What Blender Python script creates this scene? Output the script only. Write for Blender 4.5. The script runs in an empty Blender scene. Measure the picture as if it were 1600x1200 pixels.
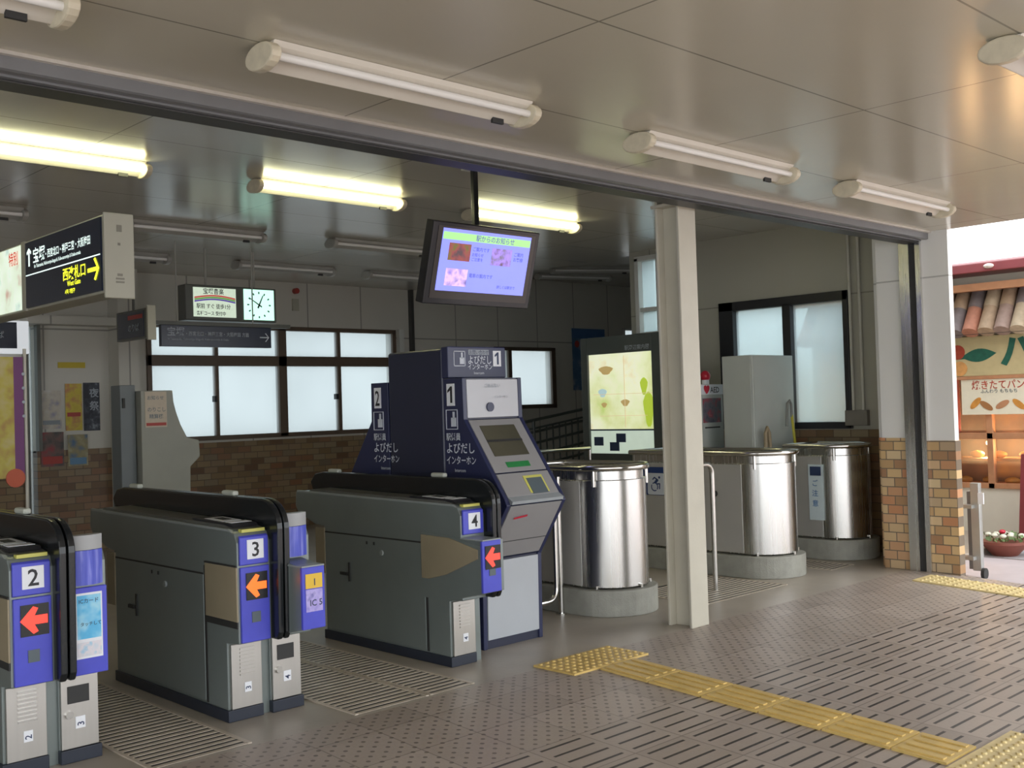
import bpy, bmesh, math, random
from mathutils import Vector, Matrix
random.seed(7)
SC = bpy.context.scene
COL = SC.collection
PI = math.pi

# ---------------------------------------------------------------- camera
F_PX, YAW, PITCH, ROLL = 1687.9, .76207, .02056, -.03095
cam_d = bpy.data.cameras.new('camera'); cam = bpy.data.objects.new('camera', cam_d); COL.objects.link(cam)
cam_d.sensor_width = 36; cam_d.lens = 36 * F_PX / 1600; cam_d.clip_start = .05; cam_d.clip_end = 300
_f = Vector((math.sin(YAW) * math.cos(PITCH), math.cos(YAW) * math.cos(PITCH), math.sin(PITCH)))
_r = Vector((math.cos(YAW), -math.sin(YAW), 0)); _u = _r.cross(_f)
_r2 = _r * math.cos(ROLL) + _u * math.sin(ROLL); _u2 = -_r * math.sin(ROLL) + _u * math.cos(ROLL)
cam.matrix_world = Matrix.Translation((0, 0, 1.6)) @ Matrix((_r2, _u2, -_f)).transposed().to_4x4()
SC.camera = cam
# ---------------------------------------------------------------- world, sun, exposure
W = bpy.data.worlds.new('overcast sky'); SC.world = W; W.use_nodes = True
bg = W.node_tree.nodes['Background']
bg.inputs[0].default_value = (.93, .97, 1.0, 1); bg.inputs[1].default_value = 1.5
sd = bpy.data.lights.new('sun', 'SUN'); so = bpy.data.objects.new('sun', sd); COL.objects.link(so)
sd.energy = .7; sd.angle = .9; sd.color = (1, .95, .88); so.rotation_euler = (math.radians(38), math.radians(22), 0)
SC.view_settings.view_transform = 'Standard'; SC.view_settings.look = 'None'
SC.view_settings.gamma = 1; SC.view_settings.use_curve_mapping = False
SC.view_settings.exposure = 1.12
SC.cycles.max_bounces = 9; SC.cycles.diffuse_bounces = 6; SC.cycles.glossy_bounces = 5; SC.cycles.transparent_max_bounces = 12
SC.cycles.sample_clamp_indirect = 6; SC.cycles.use_denoising = True

# ================================================================ materials
def N(nt, t, **kw):
    n = nt.nodes.new(t)
    for k, v in kw.items(): setattr(n, k, v)
    return n
def sock(nt, v, i):
    if isinstance(v, bpy.types.NodeSocket): nt.links.new(v, i)
    elif v is not None: i.default_value = v
def M(nt, op, a, b=None, c=None):
    n = N(nt, 'ShaderNodeMath', operation=op)
    sock(nt, a, n.inputs[0]); sock(nt, b, n.inputs[1]); sock(nt, c, n.inputs[2]); return n.outputs[0]
def mixc(nt, f, a, b):
    n = N(nt, 'ShaderNodeMix', data_type='RGBA')
    sock(nt, f, n.inputs[0]); sock(nt, a, n.inputs[6]); sock(nt, b, n.inputs[7]); return n.outputs[2]
def c4(c): return (c[0], c[1], c[2], 1)
def s2l(r, g, b):
    def f(v):
        v /= 255.
        return v / 12.92 if v <= .04045 else ((v + .055) / 1.055) ** 2.4
    return (f(r), f(g), f(b))
MC = {}
def base(name):
    m = bpy.data.materials.new(name); m.use_nodes = True; nt = m.node_tree
    return m, nt, nt.nodes['Principled BSDF']
def xyz(nt):
    g = N(nt, 'ShaderNodeNewGeometry'); s = N(nt, 'ShaderNodeSeparateXYZ'); nt.links.new(g.outputs['Position'], s.inputs[0])
    return g.outputs['Position'], s.outputs[0], s.outputs[1], s.outputs[2]
def mat(name, c, rough=.5, metal=0, var=.12, scale=6, bump=0, emit=0, spec=.5, ecol=None):
    if name in MC: return MC[name]
    m, nt, p = base(name)
    pos = xyz(nt)[0]
    n = N(nt, 'ShaderNodeTexNoise'); n.inputs['Scale'].default_value = scale; n.inputs['Detail'].default_value = 4
    nt.links.new(pos, n.inputs['Vector'])
    f = M(nt, 'MULTIPLY_ADD', n.outputs[0], 1.0, 0)
    col = mixc(nt, f, c4([v * (1 - var) for v in c]), c4([min(1, v * (1 + var)) for v in c]))
    nt.links.new(col, p.inputs['Base Color'])
    p.inputs['Roughness'].default_value = rough; p.inputs['Metallic'].default_value = metal
    p.inputs['Specular IOR Level'].default_value = spec
    if bump:
        b = N(nt, 'ShaderNodeBump'); b.inputs['Strength'].default_value = bump; b.inputs['Distance'].default_value = .01
        n2 = N(nt, 'ShaderNodeTexNoise'); n2.inputs['Scale'].default_value = scale * 12; nt.links.new(pos, n2.inputs['Vector'])
        nt.links.new(n2.outputs[0], b.inputs['Height']); nt.links.new(b.outputs[0], p.inputs['Normal'])
    if emit:
        p.inputs['Emission Color'].default_value = c4(ecol or c); p.inputs['Emission Strength'].default_value = emit
    MC[name] = m; return m
def lines_mask(nt, v, off, per, w):
    """1 inside a line of width w repeated every per"""
    t = M(nt, 'FLOORED_MODULO', M(nt, 'SUBTRACT', v, off - w / 2), per)
    return M(nt, 'LESS_THAN', t, w)
def panel_mat(name, c, ax, offu, peru, offv, perv, rough=.4, w=.008, var=.05, dark=.45, bump=.0, stain=None):
    m, nt, p = base(name); pos, x, y, z = xyz(nt); d = dict(x=x, y=y, z=z)
    mk = M(nt, 'MAXIMUM', lines_mask(nt, d[ax[0]], offu, peru, w), lines_mask(nt, d[ax[1]], offv, perv, w))
    n = N(nt, 'ShaderNodeTexNoise'); n.inputs['Scale'].default_value = 1.2; n.inputs['Detail'].default_value = 5; nt.links.new(pos, n.inputs['Vector'])
    col = mixc(nt, n.outputs[0], c4([v * (1 - var) for v in c]), c4([min(1, v * (1 + var)) for v in c]))
    col = mixc(nt, mk, col, c4([v * dark for v in c]))
    nt.links.new(col, p.inputs['Base Color']); p.inputs['Roughness'].default_value = rough
    if bump:
        b = N(nt, 'ShaderNodeBump'); b.inputs['Strength'].default_value = bump; b.inputs['Distance'].default_value = .02
        n2 = N(nt, 'ShaderNodeTexNoise'); n2.inputs['Scale'].default_value = 2.2; nt.links.new(pos, n2.inputs['Vector'])
        nt.links.new(n2.outputs[0], b.inputs['Height']); nt.links.new(b.outputs[0], p.inputs['Normal'])
    return m
def brick_mat(name, ax, bw=.2, bh=.0835, mortar=(.20, .17, .13), gain=1.0):
    m, nt, p = base(name); pos, x, y, z = xyz(nt); d = dict(x=x, y=y, z=z)
    cb = N(nt, 'ShaderNodeCombineXYZ'); nt.links.new(d[ax], cb.inputs[0]); nt.links.new(z, cb.inputs[1])
    bt = N(nt, 'ShaderNodeTexBrick'); nt.links.new(cb.outputs[0], bt.inputs['Vector'])
    bt.inputs['Scale'].default_value = 1; bt.inputs['Mortar Size'].default_value = .005; bt.inputs['Mortar Smooth'].default_value = .2
    bt.inputs['Brick Width'].default_value = bw; bt.inputs['Row Height'].default_value = bh
    bt.inputs['Color1'].default_value = (0, 0, 0, 1); bt.inputs['Color2'].default_value = (1, 1, 1, 1); bt.inputs['Mortar'].default_value = (.5, .5, .5, 1)
    r = N(nt, 'ShaderNodeValToRGB'); nt.links.new(bt.outputs['Color'], r.inputs[0]); e = r.color_ramp.elements
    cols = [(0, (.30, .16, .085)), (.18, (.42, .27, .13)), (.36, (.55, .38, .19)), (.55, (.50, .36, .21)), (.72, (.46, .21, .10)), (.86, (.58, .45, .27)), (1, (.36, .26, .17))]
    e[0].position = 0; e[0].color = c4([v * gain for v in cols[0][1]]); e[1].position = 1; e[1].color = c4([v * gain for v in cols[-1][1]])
    for pp, c in cols[1:-1]:
        q = e.new(pp); q.color = c4([v * gain for v in c])
    col = mixc(nt, bt.outputs['Fac'], r.outputs[0], c4(mortar)); nt.links.new(col, p.inputs['Base Color'])
    b = N(nt, 'ShaderNodeBump'); b.inputs['Strength'].default_value = .5; b.inputs['Distance'].default_value = .01; b.invert = True
    nt.links.new(bt.outputs['Fac'], b.inputs['Height']); nt.links.new(b.outputs[0], p.inputs['Normal'])
    p.inputs['Roughness'].default_value = .45
    return m

def paving_mat():
    m, nt, p = base('grey brown paving tiles'); pos, x, y, z = xyz(nt)
    # slotted tiles
    PX, PY = .354, .0905
    tx = M(nt, 'FLOORED_MODULO', M(nt, 'SUBTRACT', x, 3.964), PX); ty = M(nt, 'FLOORED_MODULO', M(nt, 'SUBTRACT', y, 3.665 - .0085), PY)
    slot = M(nt, 'MULTIPLY', M(nt, 'LESS_THAN', tx, .278), M(nt, 'LESS_THAN', ty, .017))
    slot = M(nt, 'MULTIPLY', slot, M(nt, 'LESS_THAN', y, 3.69))
    # dotted tiles: staggered small dark dots
    D = .0905
    def dots(ox, oy):
        a = M(nt, 'SUBTRACT', M(nt, 'FLOORED_MODULO', M(nt, 'SUBTRACT', x, ox), D), D / 2)
        b = M(nt, 'SUBTRACT', M(nt, 'FLOORED_MODULO', M(nt, 'SUBTRACT', y, oy), D), D / 2)
        r2 = M(nt, 'ADD', M(nt, 'MULTIPLY', a, a), M(nt, 'MULTIPLY', b, b)); return M(nt, 'LESS_THAN', r2, .0115 ** 2)
    dd = M(nt, 'MULTIPLY', M(nt, 'MAXIMUM', dots(0, 0), dots(D / 2, D / 2)), M(nt, 'GREATER_THAN', y, 3.71))
    joint = M(nt, 'MAXIMUM', lines_mask(nt, x, 3.964 - .038, PX, .007), lines_mask(nt, y, 3.665 + .045, PY * 4, .007))
    n = N(nt, 'ShaderNodeTexNoise'); n.inputs['Scale'].default_value = 1.3; n.inputs['Detail'].default_value = 8; n.inputs['Roughness'].default_value = .65; nt.links.new(pos, n.inputs['Vector'])
    n2 = N(nt, 'ShaderNodeTexNoise'); n2.inputs['Scale'].default_value = 60; n2.inputs['Detail'].default_value = 3; nt.links.new(pos, n2.inputs['Vector'])
    # one tint per tile
    ix = M(nt, 'FLOOR', M(nt, 'DIVIDE', M(nt, 'SUBTRACT', x, 3.926), PX)); iy = M(nt, 'FLOOR', M(nt, 'DIVIDE', M(nt, 'SUBTRACT', y, 3.71), PY * 4))
    cb = N(nt, 'ShaderNodeCombineXYZ'); nt.links.new(ix, cb.inputs[0]); nt.links.new(iy, cb.inputs[1])
    wn = N(nt, 'ShaderNodeTexWhiteNoise', noise_dimensions='2D'); nt.links.new(cb.outputs[0], wn.inputs['Vector'])
    f = M(nt, 'ADD', M(nt, 'MULTIPLY', n.outputs[0], .6), M(nt, 'MULTIPLY', wn.outputs[0], .4))
    col = mixc(nt, f, (.30, .245, .205, 1), (.52, .445, .39, 1))
    col = mixc(nt, M(nt, 'MULTIPLY', n2.outputs[0], .35), col, (.27, .22, .19, 1))
    col = mixc(nt, M(nt, 'MULTIPLY', joint, .45), col, (.07, .055, .05, 1))
    col = mixc(nt, M(nt, 'MULTIPLY', dd, .6), col, (.055, .045, .04, 1))
    col = mixc(nt, slot, col, (.035, .026, .024, 1))
    nt.links.new(col, p.inputs['Base Color'])
    p.inputs['Roughness'].default_value = .42
    b = N(nt, 'ShaderNodeBump'); b.inputs['Strength'].default_value = .35; b.inputs['Distance'].default_value = .006; b.invert = True
    h = M(nt, 'ADD', M(nt, 'MAXIMUM', slot, M(nt, 'MULTIPLY', dd, .6)), M(nt, 'MULTIPLY', n2.outputs[0], .3))
    nt.links.new(h, b.inputs['Height']); nt.links.new(b.outputs[0], p.inputs['Normal'])
    return m
def brushed(name, c=(.62, .61, .59), rough=.22, aniso=0):
    m, nt, p = base(name); pos, x, y, z = xyz(nt)
    mp = N(nt, 'ShaderNodeMapping'); mp.inputs['Scale'].default_value = (45, 45, .8); nt.links.new(pos, mp.inputs[0])
    n = N(nt, 'ShaderNodeTexNoise'); n.inputs['Scale'].default_value = 1; n.inputs['Detail'].default_value = 3; nt.links.new(mp.outputs[0], n.inputs['Vector'])
    col = mixc(nt, n.outputs[0], c4([v * .94 for v in c]), c4([min(1, v * 1.05) for v in c])); nt.links.new(col, p.inputs['Base Color'])
    p.inputs['Metallic'].default_value = 1
    r = M(nt, 'MULTIPLY_ADD', n.outputs[0], .05, rough - .025); nt.links.new(r, p.inputs['Roughness'])
    return m
def frosted(name, c=(.54, .575, .58), t=.72):
    m, nt, p = base(name); out = nt.nodes['Material Output']; nt.nodes.remove(p)
    pos = xyz(nt)[0]
    n = N(nt, 'ShaderNodeTexNoise'); n.inputs['Scale'].default_value = .9; n.inputs['Detail'].default_value = 2; nt.links.new(pos, n.inputs['Vector'])
    col = mixc(nt, n.outputs[0], c4([v * .86 for v in c]), c4(c))
    a = N(nt, 'ShaderNodeBsdfTransparent'); b = N(nt, 'ShaderNodeBsdfTranslucent'); g = N(nt, 'ShaderNodeBsdfGlossy'); g.inputs['Roughness'].default_value = .25
    nt.links.new(col, a.inputs[0]); nt.links.new(col, b.inputs[0])
    s = N(nt, 'ShaderNodeMixShader'); s.inputs[0].default_value = 1 - t; nt.links.new(a.outputs[0], s.inputs[1]); nt.links.new(b.outputs[0], s.inputs[2])
    s2 = N(nt, 'ShaderNodeMixShader'); s2.inputs[0].default_value = .04; nt.links.new(s.outputs[0], s2.inputs[1]); nt.links.new(g.outputs[0], s2.inputs[2])
    nt.links.new(s2.outputs[0], out.inputs[0]); return m
def blotch(name, stops, scale=5, rough=.5, emit=0, det=3, stretch=(1, 1, 1)):
    """patchy printed picture: noise through a colour ramp"""
    m, nt, p = base(name); pos = xyz(nt)[0]
    mp = N(nt, 'ShaderNodeMapping'); mp.inputs['Scale'].default_value = stretch; nt.links.new(pos, mp.inputs[0])
    n = N(nt, 'ShaderNodeTexNoise'); n.inputs['Scale'].default_value = scale; n.inputs['Detail'].default_value = det; nt.links.new(mp.outputs[0], n.inputs['Vector'])
    r = N(nt, 'ShaderNodeValToRGB'); nt.links.new(n.outputs[0], r.inputs[0]); e = r.color_ramp.elements
    e[0].position = stops[0][0]; e[0].color = c4(stops[0][1]); e[1].position = stops[-1][0]; e[1].color = c4(stops[-1][1])
    for q, c in stops[1:-1]:
        k = e.new(q); k.color = c4(c)
    nt.links.new(r.outputs[0], p.inputs['Base Color']); p.inputs['Roughness'].default_value = rough
    if emit:
        nt.links.new(r.outputs[0], p.inputs['Emission Color']); p.inputs['Emission Strength'].default_value = emit
    return m

m_canopy = panel_mat('cream canopy ceiling panel', (.60, .57, .47), 'xy', 3.082, 2.02, 1.70, .99, rough=.20, w=.010, bump=.10)
m_inceil = panel_mat('grey inner ceiling panel', (.52, .49, .44), 'xy', 3.0, 2.02, 5.9, .9, rough=.18, w=.010, bump=.12)
m_wallx = panel_mat('grey wall panels', (.58, .56, .50), 'xz', 10.45, .93, 2.7, 5, rough=.45, w=.02, dark=.5)
m_wally = panel_mat('beige wall panels', (.42, .405, .335), 'yz', 4.3, 4, 2.66, 5, rough=.45, w=.015, dark=.6)
m_pil = panel_mat('white pilaster panel', (.80, .80, .78), 'yz', -3, 40, 2.64, 5, rough=.4, w=.014, dark=.6)
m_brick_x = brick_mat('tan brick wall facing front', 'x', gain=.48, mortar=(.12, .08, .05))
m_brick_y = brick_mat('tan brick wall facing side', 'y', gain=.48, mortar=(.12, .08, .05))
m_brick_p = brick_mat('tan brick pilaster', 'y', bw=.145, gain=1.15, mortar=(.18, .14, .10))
m_pave = paving_mat()
m_conc = mat('smooth concrete floor', (.40, .355, .30), .38, var=.25, scale=2.2, bump=.1)
m_curb = mat('pale concrete', (.33, .33, .29), .6, var=.3, scale=9, bump=.3)
m_street = mat('pink street paving', (.42, .30, .27), .6, var=.12, scale=5)
m_streetg = mat('grey street paving', (.42, .42, .44), .6, var=.12, scale=5)
m_yel = mat('yellow tactile tile', (.66, .47, .16), .45, var=.22, scale=9)
m_yelp = mat('pale yellow tactile tile', (.70, .56, .27), .5, var=.2, scale=12)
m_dark = mat('dark opening', (.03, .03, .03), .6)
m_grate = mat('grating bar', (.52, .45, .37), .4, var=.2)
m_beam = mat('grey steel beam', (.21, .215, .225), .35, var=.1)
m_beamd = mat('dark steel slot', (.055, .055, .052), .45, var=.1)
m_lip = mat('pale trim strip', (.60, .57, .52), .4)
m_col = mat('cream painted steel', (.56, .53, .44), .42, var=.10, scale=5, bump=.05)
m_steel = brushed('brushed stainless steel', (.68, .67, .65), .27)
m_sheet = mat('matt steel sheet', (.60, .59, .57), .42, metal=.55, var=.08, scale=3)
m_steelp = brushed('polished stainless pipe', (.70, .69, .66), .16)
m_gsteel = brushed('dull pedestal steel', (.52, .50, .47), .38)
m_gate = mat('grey gate housing', (.23, .265, .26), .30, var=.12, scale=3, metal=.35)
m_gatel = mat('light grey gate edge', (.30, .33, .33), .35)
m_gtop = mat('gate top plate', (.13, .13, .12), .3, var=.2)
m_black = mat('black plastic', (.012, .014, .016), .22)
m_plinth = mat('dark blue plinth', (.022, .028, .045), .4)
m_blue = mat('blue panel', (.075, .085, .60), .32, var=.10, scale=14)
m_beige = mat('beige flap cover', (.31, .26, .175), .5)
m_white = mat('white sticker', (.85, .87, .92), .4, var=.03)
m_ink = mat('black ink', (.02, .02, .025), .5)
m_inkb = mat('dark blue ink', (.03, .05, .12), .5)
m_red = mat('red light', (.8, .04, .02), .4, emit=.7, ecol=(1, .045, .03))
m_orange = mat('orange light', (.8, .12, .02), .4, emit=.7, ecol=(1, .13, .015))
m_tinted = mat('tinted grey panel', (.10, .13, .15), .3)
m_navy = mat('navy kiosk paint', (.024, .03, .085), .32, var=.08)
m_navy2 = mat('navy kiosk shell', (.022, .026, .055), .35, var=.08)
m_kface = mat('kiosk grey face', (.30, .295, .30), .35, var=.06)
m_kfaceb = mat('kiosk pale lower panel', (.47, .50, .54), .4, var=.04)
m_ktop = mat('kiosk top panel', (.55, .56, .60), .35, var=.05)
m_screen_off = blotch('dark kiosk screen', [(0, (.05, .05, .04)), (.5, (.085, .08, .055)), (1, (.12, .115, .08))], 3, .15)
m_green = mat('green label', (.02, .22, .06), .4, var=.3, scale=30)
m_yline = mat('yellow line', (.62, .60, .14), .4)
m_text = mat('pale lettering', (.62, .66, .74), .5, var=.02)
m_textd = mat('grey lettering', (.36, .40, .45), .5, var=.02)
m_tvframe = mat('black tv casing', (.02, .02, .024), .25)
m_bezel = mat('grey brown tv bezel', (.06, .05, .045), .25)
m_tv = mat('lit tv picture', (.25, .28, .9), .3, emit=.50, ecol=(.22, .25, 1.0), var=.2, scale=4)
m_tvgreen = mat('green tv banner', (.30, .60, .2), .3, emit=.6, ecol=(.28, .55, .22))
m_tvpic1 = blotch('dark tv photo', [(.3, (.08, .05, .06)), (.5, (.25, .06, .06)), (.7, (.12, .12, .03))], 14, .3, .5)
m_tvpic2 = blotch('violet tv photo', [(.3, (.1, .06, .07)), (.5, (.3, .2, .7)), (.7, (.1, .1, .05))], 12, .3, .6)
m_tvpic3 = blotch('pink tv photo', [(.3, (.2, .15, .6)), (.5, (.6, .4, .75)), (.7, (.15, .12, .35))], 12, .3, .6)
m_tvink = mat('blue tv lettering', (.1, .12, .4), .3, emit=.4, ecol=(.08, .1, .4))
m_tube_on = mat('lit fluorescent tube', (1, 1, .7), .4, emit=8, ecol=(1, .98, .58), var=0)
m_tube = mat('unlit fluorescent tube', (.86, .85, .82), .25, var=.02)
m_fix = mat('cream lamp housing', (.72, .68, .60), .35, var=.08)
m_fixcap = mat('yellowed lamp end cap', (.66, .60, .46), .4, var=.2, scale=20)
m_fixg = mat('grey lamp housing', (.42, .41, .38), .4)
m_frameb = mat('brown window frame', (.12, .085, .06), .4)
m_framek = mat('dark window frame', (.02, .02, .024), .4)
m_framew = mat('white painted frame', (.62, .62, .58), .4)
m_frost = frosted('frosted glass')
m_frost2 = frosted('blue frosted glass', (.80, .92, .96), .5)
m_sign = mat('dark blue sign face', (.018, .026, .052), .25, var=.2)
m_signl = mat('backlit sign lettering', (.8, .9, .85), .4, emit=.55, ecol=(.7, .85, .8), var=0)
m_signy = mat('yellow backlit lettering', (.85, .85, .05), .4, emit=.75, ecol=(.8, .85, .03), var=0)
m_signbox = mat('cream sign housing', (.42, .41, .33), .4, var=.06)
m_ad = blotch('backlit advert', [(.2, (.35, .08, .05)), (.38, (.55, .62, .5)), (.6, (.62, .72, .6)), (.8, (.2, .3, .35))], 5, .3, .5)
m_clock = mat('lit clock face', (.55, .85, .72), .3, emit=.7, ecol=(.45, .82, .66), var=.03)
m_boxg = mat('grey green casing', (.10, .105, .09), .4)
m_advw = mat('lit white advert', (.62, .70, .60), .4, emit=.4, ecol=(.55, .66, .52), var=.1, scale=30)
m_map = blotch('lit station map', [(.25, (.35, .50, .08)), (.40, (.58, .62, .30)), (.5, (.66, .70, .44)), (.62, (.72, .74, .54)), (.75, (.62, .48, .25))], 2.3, .3, .42, 5)
m_mapnote = mat('pale map notes', (.60, .68, .60), .4, emit=.35, ecol=(.5, .6, .5))
m_boardf = mat('dark board frame', (.075, .085, .08), .35)
m_cab = mat('pale grey cabinet', (.50, .53, .50), .4, var=.05)
m_red_p = mat('red plastic', (.55, .02, .05), .3)
m_pipe = mat('cream conduit', (.55, .53, .46), .45)
m_machine = mat('pale fare machine body', (.30, .30, .26), .45, var=.08)
m_machined = mat('grey blue machine side', (.15, .17, .18), .45)
m_paper = mat('cream notice', (.55, .47, .38), .6, var=.1, scale=25)
m_rederr = mat('dull red band', (.40, .05, .04), .5)
m_wood = mat('warm shop wood', (.50, .24, .12), .5, var=.25, scale=9)
m_woodd = mat('dark red wood', (.20, .035, .04), .4, var=.2)
m_shopin = blotch('dim shop interior', [(.3, (.10, .05, .05)), (.55, (.22, .12, .10)), (.8, (.42, .22, .10))], 3, .6)
m_shopw = mat('cream shop plaster', (.72, .68, .58), .6, var=.06)
m_signsh = mat('straw shop sign board', (.60, .50, .27), .5, var=.12, scale=14)
m_leaf = mat('dark green leaf', (.015, .12, .08), .5, var=.4, scale=20)
m_rose = mat('rose red', (.42, .06, .03), .5, var=.4, scale=20)
m_peach = mat('peach orange', (.72, .36, .12), .5, var=.3, scale=20)
m_banner = mat('cream banner cloth', (.80, .74, .58), .6, var=.06, scale=20)
m_terra = mat('terracotta', (.22, .065, .045), .55, var=.2, scale=14)
m_foliage = mat('grey green foliage', (.13, .20, .07), .6, var=.5, scale=30)
m_bread = mat('golden bread', (.62, .27, .05), .5, var=.35, scale=18)
m_lampwarm = mat('warm shop lamp', (1, .8, .4), .4, emit=5, ecol=(1, .75, .35))

# ================================================================ geometry helpers
class MB:
    def __init__(s): s.bm = bmesh.new()
    def box(s, x0, x1, y0, y1, z0, z1):
        v = [s.bm.verts.new((x, y, z)) for x in (x0, x1) for y in (y0, y1) for z in (z0, z1)]
        for f in ((0, 1, 3, 2), (4, 6, 7, 5), (0, 4, 5, 1), (2, 3, 7, 6), (0, 2, 6, 4), (1, 5, 7, 3)): s.bm.faces.new([v[i] for i in f])
        return s
    def prism(s, ax, a, b, prof):
        """extrude 2D profile along axis; for x prof=(y,z), y prof=(x,z), z prof=(x,y)"""
        def P(t, q): return {'x': (t, q[0], q[1]), 'y': (q[0], t, q[1]), 'z': (q[0], q[1], t)}[ax]
        A = [s.bm.verts.new(P(a, q)) for q in prof]; B = [s.bm.verts.new(P(b, q)) for q in prof]; n = len(prof)
        s.bm.faces.new(A); s.bm.faces.new(B[::-1])
        for i in range(n): s.bm.faces.new((A[i], B[i], B[(i + 1) % n], A[(i + 1) % n]))
        return s
    def cyl(s, c0, c1, r0, r1=None, n=20, cap=True):
        r1 = r0 if r1 is None else r1; c0 = Vector(c0); c1 = Vector(c1); d = (c1 - c0).normalized()
        u = d.orthogonal().normalized(); w = d.cross(u)
        A = [s.bm.verts.new(c0 + (u * math.cos(t) + w * math.sin(t)) * r0) for t in [2 * PI * i / n for i in range(n)]]
        B = [s.bm.verts.new(c1 + (u * math.cos(t) + w * math.sin(t)) * r1) for t in [2 * PI * i / n for i in range(n)]]
        for i in range(n): s.bm.faces.new((A[i], A[(i + 1) % n], B[(i + 1) % n], B[i]))
        if cap: s.bm.faces.new(A[::-1]); s.bm.faces.new(B)
        return s
    def tube(s, pts, r, n=10, closed=False):
        pts = [Vector(p) for p in pts]; m = len(pts); rings = []; u = None
        for i, p in enumerate(pts):
            a = pts[i - 1] if (i > 0 or closed) else p; b = pts[(i + 1) % m] if (i < m - 1 or closed) else p
            t = (b - a).normalized()
            u = t.orthogonal().normalized() if u is None else (u - t * u.dot(t)).normalized()
            w = t.cross(u)
            rings.append([s.bm.verts.new(p + (u * math.cos(q) + w * math.sin(q)) * r) for q in [2 * PI * k / n for k in range(n)]])
        for i in range(m if closed else m - 1):
            A = rings[i]; B = rings[(i + 1) % m]
            off = 0
            if closed and i == m - 1:
                off = min(range(n), key=lambda o: (A[0].co - B[o].co).length)
            for k in range(n): s.bm.faces.new((A[k], A[(k + 1) % n], B[(k + 1 + off) % n], B[(k + off) % n]))
        if not closed: s.bm.faces.new(rings[0][::-1]); s.bm.faces.new(rings[-1])
        return s
    def lathe(s, c, prof, n=28, a0=0, a1=2 * PI):
        full = abs(a1 - a0 - 2 * PI) < 1e-6; rows = []
        k = n if full else n + 1
        for r, z in prof:
            rows.append([s.bm.verts.new((c[0] + r * math.cos(a0 + (a1 - a0) * i / n), c[1] + r * math.sin(a0 + (a1 - a0) * i / n), z)) for i in range(k)])
        for j in range(len(rows) - 1):
            for i in range(n):
                i2 = (i + 1) % k
                s.bm.faces.new((rows[j][i], rows[j][i2], rows[j + 1][i2], rows[j + 1][i]))
        return s
    def quad(s, *p):
        s.bm.faces.new([s.bm.verts.new(q) for q in p]); return s
    def poly3(s, o, r, u, pts, d=0.0):
        """flat shape from 2D pts at origin o with axes r,u; thickness d along r x u"""
        o = Vector(o); r = Vector(r); u = Vector(u); n = r.cross(u).normalized()
        A = [s.bm.verts.new(o + r * a + u * b) for a, b in pts]
        if d:
            B = [s.bm.verts.new(v.co + n * d) for v in A]; s.bm.faces.new(A[::-1]); s.bm.faces.new(B); k = len(A)
            for i in range(k): s.bm.faces.new((A[i], A[(i + 1) % k], B[(i + 1) % k], B[i]))
        else: s.bm.faces.new(A)
        return s
    def sphere(s, c, r, sz=1, n=10):
        return s.lathe((c[0], c[1]), [(max(1e-4, r * math.sin(PI * i / n)), c[2] - r * sz * math.cos(PI * i / n)) for i in range(n + 1)], n=n * 2)

def loc_of(p):
    v = Vector((0, 0, 0))
    while p is not None: v = v + Vector(p.location); p = p.parent
    return v
def obj(name, mb, m, parent=None, bevel=0, smooth=False, seg=2):
    bm = mb.bm if isinstance(mb, MB) else mb
    bmesh.ops.recalc_face_normals(bm, faces=bm.faces)
    if parent is not None:
        bmesh.ops.translate(bm, verts=bm.verts, vec=-loc_of(parent))
    me = bpy.data.meshes.new(name); bm.to_mesh(me); bm.free()
    me.materials.append(m)
    if smooth:
        for f in me.polygons: f.use_smooth = True
        try: me.set_sharp_from_angle(angle=math.radians(38))
        except Exception: pass
    o = bpy.data.objects.new(name, me); COL.objects.link(o)
    if parent is not None: o.parent = parent
    if bevel:
        b = o.modifiers.new('bevel', 'BEVEL'); b.width = bevel; b.segments = seg; b.limit_method = 'ANGLE'
    return o
def tag(o, label, cat, group=None, kind=None):
    if label: o['label'] = label
    if cat: o['category'] = cat
    if group: o['group'] = group
    if kind: o['kind'] = kind
    return o
def thing(name, loc, label, cat, group=None):
    o = bpy.data.objects.new(name, None); COL.objects.link(o); o.location = loc; o.empty_display_size = .1
    return tag(o, label, cat, group)
def struct(name, mb, m, parent=None, bevel=0, smooth=False):
    o = obj(name, mb, m, parent, bevel, smooth)
    if parent is None: o['kind'] = 'structure'
    return o
def mb(): return MB()
def copy_tree(o, loc, label=None):
    c = o.copy(); COL.objects.link(c); c.location = loc
    if label: c['label'] = label
    for ch in o.children:
        d = ch.copy(); COL.objects.link(d); d.parent = c
        for g in ch.children:
            e = g.copy(); COL.objects.link(e); e.parent = d
    return c

def text_bm(items):
    """items: (string, height, origin, right, up [,xscale][,align]) -> one bmesh in world coordinates"""
    out = bmesh.new()
    for it in items:
        s, h, o, r, u = it[:5]; xs = it[5] if len(it) > 5 else 1; al = it[6] if len(it) > 6 else 'LEFT'
        cu = bpy.data.curves.new('t', 'FONT'); cu.body = s; cu.size = 1; cu.align_x = al; cu.resolution_u = 2; cu.offset = it[7] if len(it) > 7 else .012
        ob = bpy.data.objects.new('t', cu); COL.objects.link(ob)
        dg = bpy.context.evaluated_depsgraph_get(); me = bpy.data.meshes.new_from_object(ob.evaluated_get(dg))
        r = Vector(r).normalized(); u = Vector(u).normalized(); n = r.cross(u); o = Vector(o)
        me.transform(Matrix(((r.x * h * xs, u.x * h, n.x, o.x), (r.y * h * xs, u.y * h, n.y, o.y), (r.z * h * xs, u.z * h, n.z, o.z), (0, 0, 0, 1))))
        out.from_mesh(me)
        bpy.data.objects.remove(ob); bpy.data.curves.remove(cu); bpy.data.meshes.remove(me)
    return out
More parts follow.
